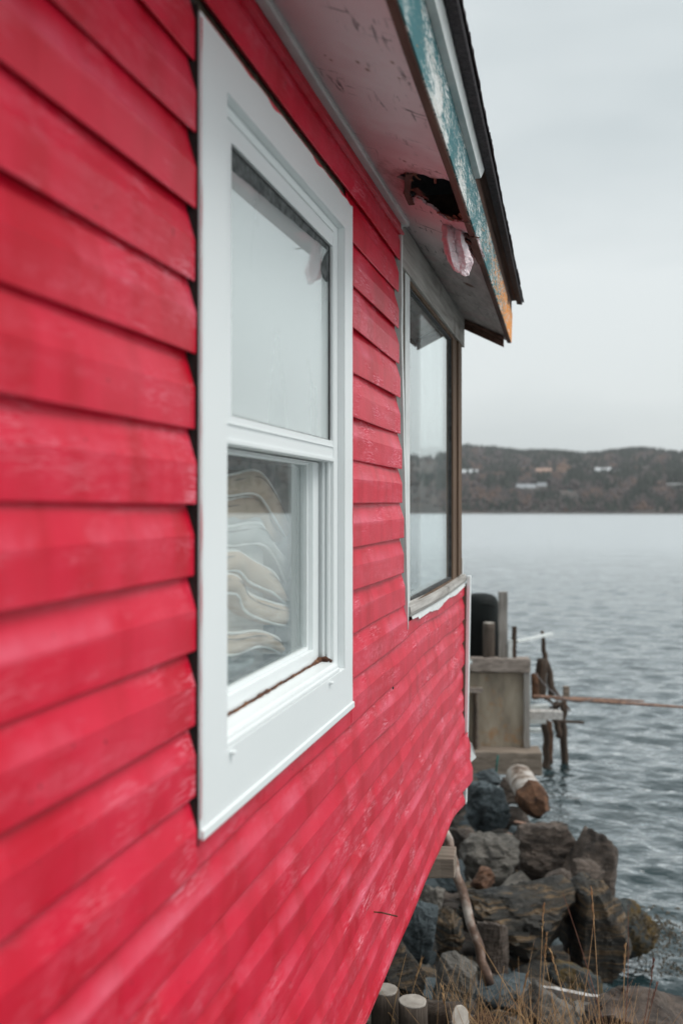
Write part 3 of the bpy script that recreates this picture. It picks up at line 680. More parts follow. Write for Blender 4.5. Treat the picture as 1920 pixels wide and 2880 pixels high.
for pl in o.data.polygons:
    if pl.normal.z > 0: pl.flip()
sm = o.modifiers.new('thickness', 'SOLIDIFY'); sm.thickness = .008; sm.offset = -1
# timbers inside the hole
mb = MB(); mb.box(-.62, -.35, 2.62, 2.66, .97, 1.06); mb.build('rafter', M['brown_edge'], SH)
for yy in (1.2, 2.0, 3.36, 4.1, 4.8): MB().box(-.62, -.35, yy, yy+.04, .96, 1.05).build('rafter', M['brown_edge'], SH)
for pts in ([(560,1090),(545,1200),(575,1265)], [(600,1180),(640,1215),(680,1230)], [(900,1500),(960,1530),(1010,1640)], [(760,1340),(840,1360),(930,1385)], [(905,1470),(940,1485),(985,1478)]):
    q = [p-Vector((0,0,.002+.004*i)) for i, p in enumerate(Z2(pts))]
    mb = MB()
    for a, b in zip(q[:-1], q[1:]): mb.board(a, b+(b-a)*.05, .018, .003, wob=.0015, segs=4)
    mb.build('splinter', M['brown_edge'], SH)
M['rot'] = wood('rotten_split_wood', (.10, .04, .025), (.42, .24, .15), 'Y')
for i in range(16):
    e1 = hole1[int(len(hole1)*random.choice((random.uniform(.05, .16), random.uniform(.42, .98))))]; c1 = sum(hole1, Vector())/len(hole1)
    tip = e1.lerp(c1, random.uniform(.12, .38)) + Vector((0, random.uniform(-.02, .03), random.uniform(-.006, .02)))
    MB().board(e1+Vector((0,0,.004)), tip, random.uniform(.004, .013), .0025, segs=4, wob=.0012).build('splinter', M['rot'], SH)
MB().board(Vector((-.56, 2.36, .965)), Vector((-.36, 2.58, .925)), .045, .02, segs=8, wob=.004).build('rafter', M['rot'], SH)
MB().board(Vector((-.50, 2.22, .975)), Vector((-.36, 2.30, .935)), .03, .02, segs=8, wob=.004).build('rafter', M['rot'], SH)
def strip(name, sec, m, y0=YA, y1=YE, n=40, wobz=0, bev=0, sawy=0, parent=None, endcut=None):
    vs = []; k = len(sec)
    for i in range(n+1):
        y = y0+(y1-y0)*i/n; w = wobz*noise.noise(Vector((y*2.3, len(name), 0)))
        for (x, z) in sec:
            yy = y + (endcut*(z-sec[0][1]) if endcut and i == n else 0)
            vs.append((x+ex(y)+w*.6, yy, z+w))
    return MB().add(vs, [(i*k+j, i*k+(j+1)%k, i*k+k+(j+1)%k, i*k+k+j) for i in range(n) for j in range(k)]+[tuple(range(k)), tuple(n*k+j for j in range(k))]).build(name, m, parent or SH, bevel=bev)
strip('fascia_edge', [(-.318,.826),(-.3005,.824),(-.3005,.845),(-.318,.845)], M['brown_edge'], wobz=.002)
strip('fascia', [(-.300,.829),(-.297,.829),(-.2965,.990),(-.314,.990),(-.314,.846),(-.300,.846)], M['fascia'], y1=YE+.02, endcut=.35, wobz=.001)
mo = strip('eave_moulding', [(-.2960,.984),(-.2785,.984),(-.2775,.985),(-.2735,1.044),(-.2960,1.044)], M['vinyl_old'], y1=3.02, endcut=1.6, bev=.0004)
strip('roof_deck', [(-.314,.9905),(-.2962,.9905),(-.2962,1.0445),(-.252,1.0445),(-.252,1.054),(-.314,1.085)], M['brown_edge'], y1=YE+.02)
# soffit crown strip along the wall
def wstrip(name, sec, m, y0, y1, n=40, w=.001, bev=.0):
    vs = []; k = len(sec)
    for i in range(n+1):
        y = y0+(y1-y0)*i/n; q = w*noise.noise(Vector((y*3, len(name), 2)))
        vs += [(x+q, y, z+q) for x, z in sec]
    return MB().add(vs, [(i*k+j, i*k+(j+1)%k, i*k+k+(j+1)%k, i*k+k+j) for i in range(n) for j in range(k)]+[tuple(range(k)), tuple(n*k+j for j in range(k))]).build(name, m, SH, bevel=bev)
wstrip('crown_strip', [(-.579,.914),(-.560,.914),(-.557,.918),(-.557,.929),(-.579,.936)], M['vinyl_old'], YA, 3.24, bev=.001)
wstrip('channel', [(-.5935,.880),(-.5800,.880),(-.5700,.884),(-.5700,.887),(-.5790,.888),(-.5790,.9138),(-.5935,.9138)], M['red'], YA, 3.22, bev=.0)
# far end board under the soffit
for nm, dz0, dz1, ya, yb in (('end_board', -.052, -.004, 5.055, 5.075), ('end_batten', -.022, -.0035, 5.02, 5.054)):
    xa, xb = -.64, -.33+ex(5.05)
    MB().prism([(xa, ya, sof(xa, 5.05)+dz0), (xb, ya, sof(xb, 5.05)+dz0), (xb, ya, sof(xb, 5.05)+dz1), (xa, ya, sof(xa, 5.05)+dz1)],
               [(xa, yb, sof(xa, 5.05)+dz0), (xb, yb, sof(xb, 5.05)+dz0), (xb, yb, sof(xb, 5.05)+dz1), (xa, yb, sof(xa, 5.05)+dz1)]).build(nm, M['brown_edge'], SH, bevel=.002)
# roof: deck slab and the eave course of shingles
SLP = math.tan(R(23))
strip('roof', [(-.256,1.0455),(-.256,1.0545),(-2.2,1.0545+1.94*SLP),(-2.2,1.0455+1.94*SLP)], M['shingle'], y1=YE+.06, n=4)
MB().prism([(-2.205, YA, 1.05+1.95*SLP), (-2.205, YE, 1.05+1.95*SLP), (-3.6, YE, 1.25), (-3.6, YA, 1.25)], [(-2.205, YA, 1.06+1.95*SLP), (-2.205, YE, 1.06+1.95*SLP), (-3.6, YE, 1.26), (-3.6, YA, 1.26)]).build('roof', M['shingle'], SH)
y = YA
while y < YE+.06:
    L = random.choice([.30, .305, .295, .16, .31]); y2 = min(y+L, YE+.10); n = 10; vs = []
    ov = random.uniform(-.002, .003); sag = random.uniform(.0, .002); th = .006
    for i in range(n+1):
        yy = y+.002+(y2-y-.004)*i/n; e = .0018*noise.noise(Vector((yy*60, 0, 0)))+.001*random.uniform(-1, 1)
        x1 = -.238+ov+e+ex(yy); z1 = 1.0485-sag
        vs += [(x1, yy, z1-.0), (x1, yy, z1+th+.003), (-.45, yy, 1.0600+.194*SLP), (-.45, yy, 1.0560+.194*SLP)]
    MB().add(vs, [(i*4+j, i*4+(j+1)%4, i*4+4+(j+1)%4, i*4+4+j) for i in range(n) for j in range(4)]+[(0,1,2,3), (n*4, n*4+1, n*4+2, n*4+3)]).build('shingle', M['shingle'], SH)
    y = y2
strip('drip_board', [(-.2718,1.034),(-.247,1.030),(-.244,1.034),(-.244,1.0440),(-.2718,1.0440)], M['shingle'], y1=YE+.06, wobz=.001)
# --- cushions and cloth on the shelf behind the lower pane --------------------------
M['canvas'] = mat('beige_canvas', [(.3, (.46, .33, .23)), (.7, (.76, .60, .46))], 4, (1,1,2), .95, .5, .003, 160, .1)
M['canvas2'] = mat('pale_canvas', [(.3, (.42, .42, .40)), (.7, (.82, .80, .76))], 4, (1,1,2), .95, .5, .003, 160, .1)
M['seam'] = mat('dark_seam_thread', [(.3, (.12, .10, .085)), (.7, (.24, .20, .17))], 40, rough=.95)
M['piping'] = mat('white_piping', [(.3, (.88, .88, .85)), (.7, (.94, .94, .92))], 20, rough=.9)
M['teal_cloth'] = mat('grey_green_cloth', [(.3, (.10, .14, .145)), (.7, (.42, .48, .48))], 9, (1,1,1), .95, .6, .01, 30, .1)
def smoothpoly(p, n=26):
    p = [Vector(q) for q in p]; out = []
    for i in range(len(p)-1):
        a = p[max(i-1,0)]; b = p[i]; c = p[i+1]; d = p[min(i+2, len(p)-1)]
        for k in range(8):
            t = k/8; out.append(.5*((2*b)+(c-a)*t+(2*a-5*b+4*c-d)*t*t+(3*b-a-3*c+d)*t*t*t))
    out.append(p[-1]); return out
def cushion(top, bot, xf, m, label, depth=.30):
    K = .3913; T = smoothpoly([onx(560+x*K, 1180+y*K, xf) for x, y in top]); B = smoothpoly([onx(560+x*K, 1180+y*K, xf) for x, y in bot])
    n = min(len(T), len(B)); sec = 9; vs = []
    e = empty('cushion', (T[0]+Vector((-.1, 0, -.05))), label, 'cushion', 'cushions stacked behind the window')
    for i in range(n):
        t, b = T[i], B[i]
        for j in range(sec):          # rounded nose facing the glass
            a = -math.pi/2 + math.pi*j/(sec-1); c = (t+b)/2 + (t-b)/2*math.sin(a)
            c = c + Vector((.018*math.cos(a)**.6 if math.cos(a) > 0 else 0, 0, 0)) + Vector((.006*noise.noise(c*13)+.002*noise.noise(c*40), 0, .003*noise.noise(c*12)))
            vs.append(c)
        vs.append(t+Vector((-depth, -.1, 0))); vs.append(b+Vector((-depth, -.1, 0)))
    k = sec+2; f = []
    for i in range(n-1):
        for j in range(k): f.append((i*k+j, i*k+(j+1)%k, i*k+k+(j+1)%k, i*k+k+j))
    f += [tuple(range(k))[::-1], tuple((n-1)*k+j for j in range(k))]
    o = MB().add(vs, f).build('cover', m, e, smooth=True)
    MB().tube([(t_*.72+b_*.28)+Vector((.0170, 0, 0)) for t_, b_ in zip(T[:n], B[:n])], .0012, 6).build('seam', M['seam'], e, smooth=True)
    for L in (T[:n], B[:n]): MB().tube([p+Vector((.008, 0, 0)) for p in L], .0032, 7).build('piping', M['piping'], e, smooth=True)
    return e
cushion([(100,430),(220,392),(400,372),(520,520),(600,700)], [(100,560),(220,545),(390,540),(500,680),(606,860)], -.715, M['canvas'], 'tan cushion arching over the top of the stack behind the lower pane')
cushion([(100,600),(220,570),(380,565),(480,700),(560,850)], [(100,740),(220,735),(400,720),(470,850),(560,905)], -.735, M['canvas'], 'tan cushion under the topmost arching one behind the lower pane')
cushion([(100,780),(220,762),(410,745),(480,860),(600,1010)], [(100,900),(220,905),(400,890),(500,960),(604,1180)], -.712, M['canvas2'], 'pale grey cushion bent down over the middle of the stack')
cushion([(100,960),(240,945),(380,1030),(520,1110),(600,1290)], [(100,1100),(250,1085),(340,1170),(500,1240),(596,1320)], -.705, M['canvas'], 'beige cushion slanting down to the right across the middle of the stack')
cushion([(120,1110),(250,1130),(330,1250),(520,1320),(610,1340)], [(120,1250),(250,1260),(310,1380),(500,1460),(596,1480)], -.700, M['canvas'], 'beige cushion with a stitched tab, second from the bottom of the stack')
cushion([(100,1520),(220,1535),(400,1520),(540,1570),(562,1620)], [(100,1690),(220,1690),(400,1630),(500,1650),(556,1680)], -.695, M['canvas'], 'cream striped cushion at the bottom of the stack, above the grey cloth')
mb = MB(); mb.box(-1.05, -.722, 1.62, 2.245, -.425, .02); o = mb.build('cushion', M['canvas2'], label='plain grey-beige cushion filling the back of the stack', cat='cushion', group='cushions stacked behind the window', bevel=.04)
bm = bmesh.new(); bmesh.ops.create_icosphere(bm, subdivisions=5, radius=1)
for v in bm.verts:
    d = v.co.copy(); r = 1+.35*noise.noise(d*1.7)+.18*noise.noise(d*4)
    v.co = Vector((d.x*.11*r, d.y*.30*r, max(d.z*.085*r, -.062)))
me = bpy.data.meshes.new('crumpled_cloth'); bm.to_mesh(me); bm.free(); me.polygons.foreach_set('use_smooth', [True]*len(me.polygons)); me.materials.append(M['teal_cloth'])
o = bpy.data.objects.new('crumpled_cloth', me); COL.objects.link(o); o.location = (-.80, 1.93, -.366); tag(o, 'crumpled grey-green cloth under the cushions behind the lower pane', 'cloth')
# --- plastic hanging from the soffit hole -------------------------------------------
M['plastic'] = mat('pinkish_white_plastic', [(.3, (.70, .54, .57)), (.6, (.88, .80, .82)), (.8, (.92, .89, .90))], 9, (1,1,1), .4, .5, .008, 30, .5)
M['plastic'].node_tree.nodes['Principled BSDF'].inputs['Subsurface Weight'].default_value = .15
M['plastic'].node_tree.nodes['Principled BSDF'].inputs['Subsurface Radius'].default_value = (.02, .01, .01)
def plastic():
    def q(x, y, dd): 
        p = soffit_hit(900+850*.4464, 1440*.4464); d0 = p.dot(AX); return at(900+x*.4464, y*.4464, d0+dd)
    rows = [[(770,1375,.03),(800,1380,.02),(840,1400,.01),(880,1430,.03),(905,1470,.04)],
            [(768,1430,.0),(800,1440,-.02),(845,1445,.01),(885,1460,-.02),(905,1490,.02)],
            [(768,1500,-.01),(800,1510,-.03),(850,1520,.0),(885,1525,-.03),(915,1530,.0)],
            [(778,1570,-.01),(815,1580,-.03),(860,1590,.01),(905,1595,-.02),(940,1590,.0)],
            [(798,1630,-.01),(830,1650,-.03),(870,1660,-.01),(915,1655,-.02),(956,1650,.0)],
            [(830,1690,.0),(850,1700,-.01),(880,1705,-.01),(915,1700,-.01),(952,1672,.0)],
            [(838,1704,.0),(860,1716,.0),(885,1722,-.01),(912,1738,-.01),(938,1740,.0)]]
    mb = MB(); vs = [q(*c) for r in rows for c in r]; nc = 5
    mb.add(vs, [(j*nc+i, j*nc+i+1, (j+1)*nc+i+1, (j+1)*nc+i) for j in range(len(rows)-1) for i in range(nc-1)])
    o = mb.build('plastic_sheet', M['plastic'], smooth=False, label='torn pinkish white plastic scrap hanging from the hole in the soffit', cat='plastic scrap')
    s = o.modifiers.new('thickness', 'SOLIDIFY'); s.thickness = .0015
    b = o.modifiers.new('subdivision', 'SUBSURF'); b.subdivision_type = 'SIMPLE'; b.levels = b.render_levels = 3
    t = bpy.data.textures.new('crumple', 'CLOUDS'); t.noise_scale = .022
    dm = o.modifiers.new('crumple', 'DISPLACE'); dm.texture = t; dm.strength = .016; dm.texture_coords = 'LOCAL'
plastic()
# ------------------------------------------------------------------ rocks
def rock_mat(name, els, strata=(3, 3, 14), bands=.5, moss=None):
    m, nt, bs = newmat(name)
    co = coords(nt, strata, True, (.35, .2, 0)); n1 = noi(nt, co, 1.5, 8, .65, .4)
    c = ramp(nt, n1, els)
    n2 = noi(nt, coords(nt), 4.5, 7, .6)
    c = mixc(nt, step(nt, n2, .52, .68), c, tuple(x*.45 for x in els[0][1]))
    n3 = noi(nt, coords(nt), 22, 5, .7)
    c = mixc(nt, mul(nt, step(nt, n3, .60, .72), .3), c, (.27, .25, .23))
    if moss: c = mixc(nt, step(nt, noi(nt, coords(nt), 5, 6, .7), .46, .56), c, moss)
    nt.links.new(c, bs.inputs['Base Color'])
    bs.inputs['Roughness'].default_value = .72; bs.inputs['Specular IOR Level'].default_value = .35
    b = bump(nt, bs, noi(nt, co, 3, 8, .7, .3), .9, .035)
    bump(nt, bs, noi(nt, coords(nt), 24, 6, .7), .6, .012, b)
    return m
RM = {
 'slate': rock_mat('blue_grey_slate', [(.3, (.03, .04, .045)), (.7, (.095, .12, .13))], (2, 2, 6)),
 'grey': rock_mat('warm_grey_rock', [(.3, (.05, .046, .04)), (.7, (.21, .19, .165))]),
 'brown': rock_mat('brown_rock', [(.3, (.032, .025, .021)), (.7, (.17, .13, .105))]),
 'layer': rock_mat('layered_ochre_rock', [(.32, (.022, .023, .023)), (.50, (.055, .050, .042)), (.62, (.18, .115, .06)), (.75, (.16, .165, .155))], (2, 2, 24)),
 'rust': rock_mat('rusty_rock', [(.3, (.06, .035, .025)), (.7, (.26, .13, .075))]),
 'weed': rock_mat('weed_covered_rock', [(.3, (.02, .025, .025)), (.7, (.06, .07, .07))], moss=(.10, .06, .012)),
}
def rock(px0, px1, py0, py1, d, m, label, seed, ry=None, tilt=0, name='boulder', strata=0.0, facets=11, cat='boulder', sub=5):
    c = at((px0+px1)/2, (py0+py1)/2, d); rx = (px1-px0)/2*d/FPX*1.2; rz = (py1-py0)/2*d/FPX*1.16; ry = ry or (rx+rz)*.55
    rs = random.Random(seed)
    pl = []
    for i in range(facets):
        v = Vector((rs.gauss(0,1), rs.gauss(0,1), rs.gauss(0,1))).normalized(); pl.append((v, rs.uniform(.55, .95)))
    for v in (RT, -RT, UP, -UP): pl.append(((v+Vector((rs.uniform(-.2,.2),)*3)).normalized(), .93))
    bm = bmesh.new(); bmesh.ops.create_icosphere(bm, subdivisions=sub, radius=1)
    off = Vector((seed*3.7, seed*1.3, 0)); tl = Matrix.Rotation(tilt, 3, AX)
    ax = Vector((rs.uniform(-.3,.3), rs.uniform(-.3,.3), 1)).normalized()
    for v in bm.verts:
        n = v.co.normalized(); r = 1.12
        for p, dd in pl:
            k = n.dot(p)
            if k > .05: r = min(r, dd/k)
        q = n*r
        q *= 1+.10*noise.noise(q*1.3+off)-.16*abs(noise.noise(q*2.6+off))**1.0-.07*abs(noise.noise(q*6+off))+.03*noise.noise(q*13+off)
        if strata:
            s = q.dot(ax)*9+noise.noise(q*1.5+off)*2.4; fr = s-math.floor(s); hsh = noise.noise(Vector((math.floor(s)*7.3, seed, 0)))
            q *= 1+strata*(hsh*1.2 + (fr-.5)*.35)
        w = RT*(q.x*rx) + AX*(q.y*ry) + UP*(q.z*rz)
        v.co = tl @ w
    me = bpy.data.meshes.new(name); bm.to_mesh(me); bm.free(); me.materials.append(RM[m])
    zmin = min(v.co.z for v in me.vertices)
    for v in me.vertices: v.co.z -= zmin
    o = bpy.data.objects.new(name, me); COL.objects.link(o); o.location = c+Vector((0,0,zmin)); smooth_angle(o, 28)
    return tag(o, label, cat, 'boulders on the rocky bank')
rocks = [
 (1318,1425,2205,2325,9.6,'slate','blue-grey slate boulder below the beam, left of the birch log',1,0,.0),
 (1300,1460,2355,2500,8.0,'grey','blocky light grey boulder with a flat top in the middle of the bank',2,0,.02),
 (1455,1615,2315,2470,8.9,'brown','brown angular boulder below the thin plank',3,0,.05),
 (1555,1712,2330,2620,8.7,'brown','tall rounded brown boulder standing at the water edge',54,.15,.02),
 (1310,1610,2480,2705,6.9,'layer','largest boulder of the bank, dark and layered with ochre seams',45,0,.09),
 (1515,1628,2448,2540,8.0,'brown','dark brown boulder wedged above the largest layered one',6,0,.02),
 (1328,1392,2440,2500,7.5,'rust','small rusty orange rock left of the wedged dark ones',7,0,.02),
 (1590,1738,2480,2760,6.9,'layer','upright striped boulder at the right of the largest layered one',68,.2,.10),
 (1705,1835,2525,2680,7.8,'weed','dark rock covered with yellow-brown seaweed in the water',79,0,.02),
 (1132,1234,2540,2692,5.9,'slate','smooth blue-grey slab against the lower edge of the shed',10,.15,.0),
 (1168,1250,2490,2600,6.9,'grey','greenish grey rock behind the blue-grey slab',11,0,.03),
 (1060,1185,2655,2815,5.2,'layer','ochre-stained rock just below the shed edge',12,0,.05),
 (1210,1340,2705,2860,5.0,'grey','rounded grey boulder behind the cut log ends',13,0,.02),
 (1475,1610,2785,2960,4.9,'grey','mottled grey boulder at the bottom among the dry stalks',14,0,.02),
 (1690,1990,2815,3010,5.0,'brown','broad low brown rock in the bottom right corner',15,0,.03),
 (1255,1330,2330,2420,8.8,'brown','small brown rock beside the beam end under the shed',16,0,.03),
 (1420,1500,2330,2400,9.3,'slate','dark slate rock between the grey block and the brown angular boulder',17,0,.02),
 (1345,1420,2575,2760,6.2,'brown','dark brown rock in the shade left of the birch pole foot',18,0,.04),
 (1230,1300,2560,2700,6.3,'layer','ochre layered rock between the slab and the birch pole',19,0,.08),
 (1560,1700,2700,2850,6.0,'weed','dark wet rock at the foot of the striped boulder',20,0,.02),
 (1340,1480,2740,2860,5.5,'slate','dark flat rock behind the driftwood plank',21,0,.02),
 (1400,1475,2260,2330,10.2,'brown','brown rock behind the birch log',22,0,.03),
 (1290,1350,2180,2260,10.6,'grey','grey rock under the left end of the beam',23,0,.02),
 (1600,1690,2430,2520,8.1,'brown','brown rock leaning on the tall rounded boulder',24,.2,.04),
 (1332,1392,2835,2900,4.5,'rust','small pinkish stone beside the split log at the bottom',25,0,.02),
 (1400,1520,2180,2260,10.9,'brown','flat brown rock against the foot of the heavy beam',28,0,.03),
 (1320,1400,2165,2215,11.2,'slate','low slate stone tucked under the heavy beam',29,0,.0),
 (1395,1450,2340,2400,8.4,'rust','rust-brown stone behind the grey block',26,0,.02),
 (1230,1310,2420,2500,7.4,'slate','dark slate stone below the beam end',27,0,.0),
]
for (a, b, c, d_, dd, m_, lab, sd_, tl_, st_) in rocks: rock(a, b, c, d_, dd, m_, lab, sd_, None, tl_, strata=st_)
def rubble():
    bmx = bmesh.new(); bmesh.ops.create_icosphere(bmx, subdivisions=2, radius=1); base = [v.co.copy() for v in bmx.verts]; faces = [tuple(v.index for v in f.verts) for f in bmx.faces]; bmx.free()
    groups = {'grey': MB(), 'brown': MB(), 'layer': MB(), 'slate': MB()}; ks = list(groups)
    for i in range(1100):
        y = random.uniform(2.6, 14); xs = float(np.interp(y, YS, XS)); x = random.uniform(max(-4.2, xs-3.0), xs+.25)
        s = random.uniform(.03, .13)*(1.35 if random.random() < .2 else 1)*(1 if y > 4.5 else .6); g = groups[random.choice(ks)]
        sc = Vector((s*random.uniform(.8, 1.5), s*random.uniform(.8, 1.5), s*random.uniform(.5, .9))); rot = Matrix.Rotation(random.random()*6.28, 3, 'Z') @ Matrix.Rotation(random.uniform(-.5, .5), 3, 'X'); off = Vector((i*1.7, 0, 0))
        pls = [(Vector((random.gauss(0,1), random.gauss(0,1), random.gauss(0,1))).normalized(), random.uniform(.55, .9)) for _ in range(7)]
        c = Vector((x, y, ground_z(x, y)+s*.05)); vs = []
        for v in base:
            r = 1.1
            for p, dd in pls:
                k = v.dot(p)
                if k > .1: r = min(r, dd/k)
            q = v*r*(1+.08*noise.noise(v*2+off)); vs.append(c + rot @ Vector((q.x*sc.x, q.y*sc.y, q.z*sc.z)))
        g.add(vs, faces)
    for k, g in groups.items():
        o = g.build('rubble', RM[k], label='loose %s stones filling the gaps between the boulders' % {'grey': 'grey', 'brown': 'brown', 'layer': 'dark ochre-seamed', 'slate': 'blue-grey'}[k], cat='stones', kind='stuff'); smooth_angle(o, 30)
rubble()
# ------------------------------------------------------------------ timber on the bank
M['bark'] = wood('dark_bark', (.035, .028, .022), (.13, .10, .08), 'Z', bd=.01)
M['birch'] = mat('peeling_birch_bark', [(.30, (.04, .03, .024)), (.42, (.16, .11, .08)), (.52, (.36, .31, .27)), (.66, (.55, .52, .49))], 6, (1, 1, 1), .7, .6, .006, 30, .3, 7)
M['birchpole'] = mat('mottled_birch_pole', [(.36, (.045, .035, .03)), (.50, (.18, .11, .08)), (.64, (.52, .46, .41)), (.8, (.62, .58, .52))], 7, (1, 1, 1), .7, .6, .006, 30, .3, 7)
M['cut'] = mat('sawn_log_end', [(.3, (.26, .23, .20)), (.7, (.52, .48, .43))], 14, (1,1,1), .85, .6, .004, 60, .2)
M['rotten'] = mat('rotten_wood', [(.3, (.03, .018, .014)), (.7, (.19, .10, .06))], 9, (1,1,1), .95, .9, .02, 20, .1)
M['beam'] = wood('grey_brown_beam', (.13, .10, .075), (.33, .27, .22), 'X')
M['ply'] = mat('stained_plywood', [(.28, (.17, .14, .11)), (.5, (.30, .25, .19)), (.72, (.40, .345, .27))], 2.2, (3,3,1), .85, .3, .004, 30, .2, 6, ((.34, .18, .08), 4.5, .52, .70))
M['darkwood'] = wood('dark_wet_wood', (.022, .018, .015), (.10, .065, .045), 'Z', bd=.01)
M['greyz'] = wood('grey_post_wood', (.16, .145, .13), (.40, .37, .34), 'Z')
M['greyx'] = wood('grey_board_wood', (.15, .12, .10), (.38, .32, .28), 'X')
M['whitewood'] = mat('white_painted_wood', [(.3, (.55, .58, .57)), (.7, (.74, .77, .76))], 9, rough=.7, bstr=.2)
M['black'] = mat('black_plastic', [(.3, (.006, .008, .008)), (.7, (.014, .017, .016))], 3, rough=.6, bstr=.1, bdist=.01, spec=.15)
M['redwood'] = wood('reddish_pole_wood', (.10, .055, .04), (.36, .22, .16), 'X')
M['rope'] = mat('green_rope', [(.3, (.02, .10, .09)), (.7, (.05, .20, .17))], 80, rough=.9)
M['cable'] = mat('grey_cable', [(.3, (.10, .09, .09)), (.7, (.22, .20, .20))], 20, rough=.6)
def log(name, p0, p1, r, m, label, cat, capm=None, n=18, jit=.07, segs=8, taper=1.0, group=None, bend=.0):
    p0 = Vector(p0); p1 = Vector(p1); e = empty(name, p0 if p0.z < p1.z else p1, label, cat, group)
    pts = [p0.lerp(p1, i/segs)+Vector((noise.noise(Vector((i*.7, p0.x*9, 1))), 0, noise.noise(Vector((i*.7, p0.x*9, 5)))))*bend for i in range(segs+1)]
    MB().tube(pts, [r*(1+(taper-1)*i/segs) for i in range(segs+1)], n, jit).build('bark', m, e, smooth=True)
    if capm:
        for q, dr, rr in ((pts[-1], (pts[-1]-pts[-2]).normalized(), r*taper), (pts[0], (pts[0]-pts[1]).normalized(), r)):
            MB().tube([q-dr*.01, q+dr*.004, q+dr*.006], [rr*.93, rr*.93, rr*.85], n, .05).build('cut_end', capm, e)
    return e
# white birch log, broken end to the viewer
a, b = at(1458, 2185, 10.6), at(1500, 2250, 9.7)
log('birch_log', a, b, .14, M['birch'], 'short thick pale birch log with a rotten broken end on the rocks below the beam', 'log', None, 22, .06, bend=.02)
rlog = MB().tube([b-(b-a)*.05, b+(b-a)*.12, b+(b-a)*.30], [.150, .145, .07], 14, .25); o = rlog.build('bark', M['rotten'], bpy.data.objects['birch_log'], smooth=False)
bm = bmesh.new(); bm.free()
# thin plank over brown rock
MB().board(at(1448, 2310, 9.2), at(1584, 2346, 8.9), .05, .012, segs=8, wob=.003).build('plank', M['redwood'], label='thin pale plank lying on the brown boulders at the water edge', cat='plank')
# driftwood
MB().board(at(1440, 2768, 5.6), at(1735, 2818, 5.1), .035, .03, segs=12, wob=.004).build('driftwood_plank', M['pale_wood'], label='pale weathered driftwood plank lying on the rocks behind the dry stalks', cat='driftwood')
log('driftwood_log', at(1360, 2752, 5.9), at(1480, 2790, 5.6), .045, M['bark'], 'dark driftwood log running into the pale plank on the rocks', 'log', None, 12, .12, bend=.02)
# leaning birch pole
log('birch_pole', at(1238, 2300, 5.6), at(1375, 2770, 5.3), .024, M['birchpole'], 'mottled birch pole leaning down from under the shed to the rocks', 'pole', None, 12, .10, 14, bend=.02, taper=1.1)
# beam end below the shed
e = empty('floor_beam', at(1170, 2440, 4.35), 'weathered square beam end poking out from under the shed', 'beam')
MB().board(at(1060, 2418, 4.42), at(1280, 2424, 4.36), .17, .085, segs=6, wob=.002).build('beam', M['beam'], e, bevel=.004)
# cut stumps
for (px, py, d, r, lab) in ((1083, 2785, 3.75, .052, 'upright cut post with pale grey top nearest the shed'), (1160, 2818, 3.62, .055, 'upright cut post with flat grey top, in front of the split log')):
    p = at(px, py, d); log('cut_post', Vector((p.x, p.y, ground_z(p.x, p.y)-.1)), p, r, M['bark'], lab, 'post', M['cut'], 20, .06)
log('split_log', at(1185, 2858, 3.82), at(1292, 2868, 3.70), .054, M['bark'], 'reddish split log lying with its cut end to the right at the bottom', 'log', M['cut'], 20, .10)
# ------------------------------------------------------------------ landing stage
D = 12.0
def Bd(name, p0, p1, w, t, m, parent=None, **k): return MB().board(p0, p1, w, t, segs=k.pop('segs', 8), wob=k.pop('wob', .003), up=k.pop('up', (0,0,1))).build(name, m, parent, **k)
s = D/FPX
Bd('stage_beam', at(1200, 2134, D), at(1518, 2139, D-.1), .35, 63*s, M['beam'], label='heavy squared grey beam under the wooden box at the shore', cat='beam', bevel=.01)
bx = empty('wooden_box', at(1400, 2103, D), 'weathered plywood box with a grey top board standing on the beam', 'box')
b0, b1 = at(1290, 1892, D+.02), at(1474, 2101, D+.02)
vs0 = [at(1290, 2101, D+.03), at(1476, 2101, D+.03), at(1476, 1892, D+.03), at(1290, 1892, D+.03)]
MB().prism(vs0, [v+AX*.7 for v in vs0]).build('body', M['ply'], bx, bevel=.004)
Bd('stile', at(1480, 1892, D), at(1480, 2102, D), .07, 14*s, M['greyz'], bx, up=tuple(AX))
Bd('top_board', at(1322, 1868, D-.02), at(1490, 1872, D-.02), .06, 38*s, M['greyx'], bx, bevel=.004)
vs0 = [at(1290, 1886, D+.03), at(1486, 1888, D+.03), at(1486, 1851, D+.6), at(1290, 1851, D+.6)]
MB().prism(vs0, [v+UP*.02 for v in vs0]).build('lid', M['greyx'], bx)
dr = Bd('door', at(1334, 1945, D-.05), at(1334, 2099, D-.05), .03, 38*s, M['darkwood'], bx, up=tuple(AX))
Bd('door_rail', at(1290, 1941, D-.09), at(1356, 1941, D-.09), .05, 13*s, M['greyx'], bx)
Bd('door_frame', at(1341, 1948, D-.08), at(1341, 2100, D-.08), .03, 22*s, M['beam'], bx, up=tuple(AX))
Bd('white_board', at(1290, 1862, D-.08), at(1326, 1862, D-.08), .04, 9*s, M['whitewood'], bx)
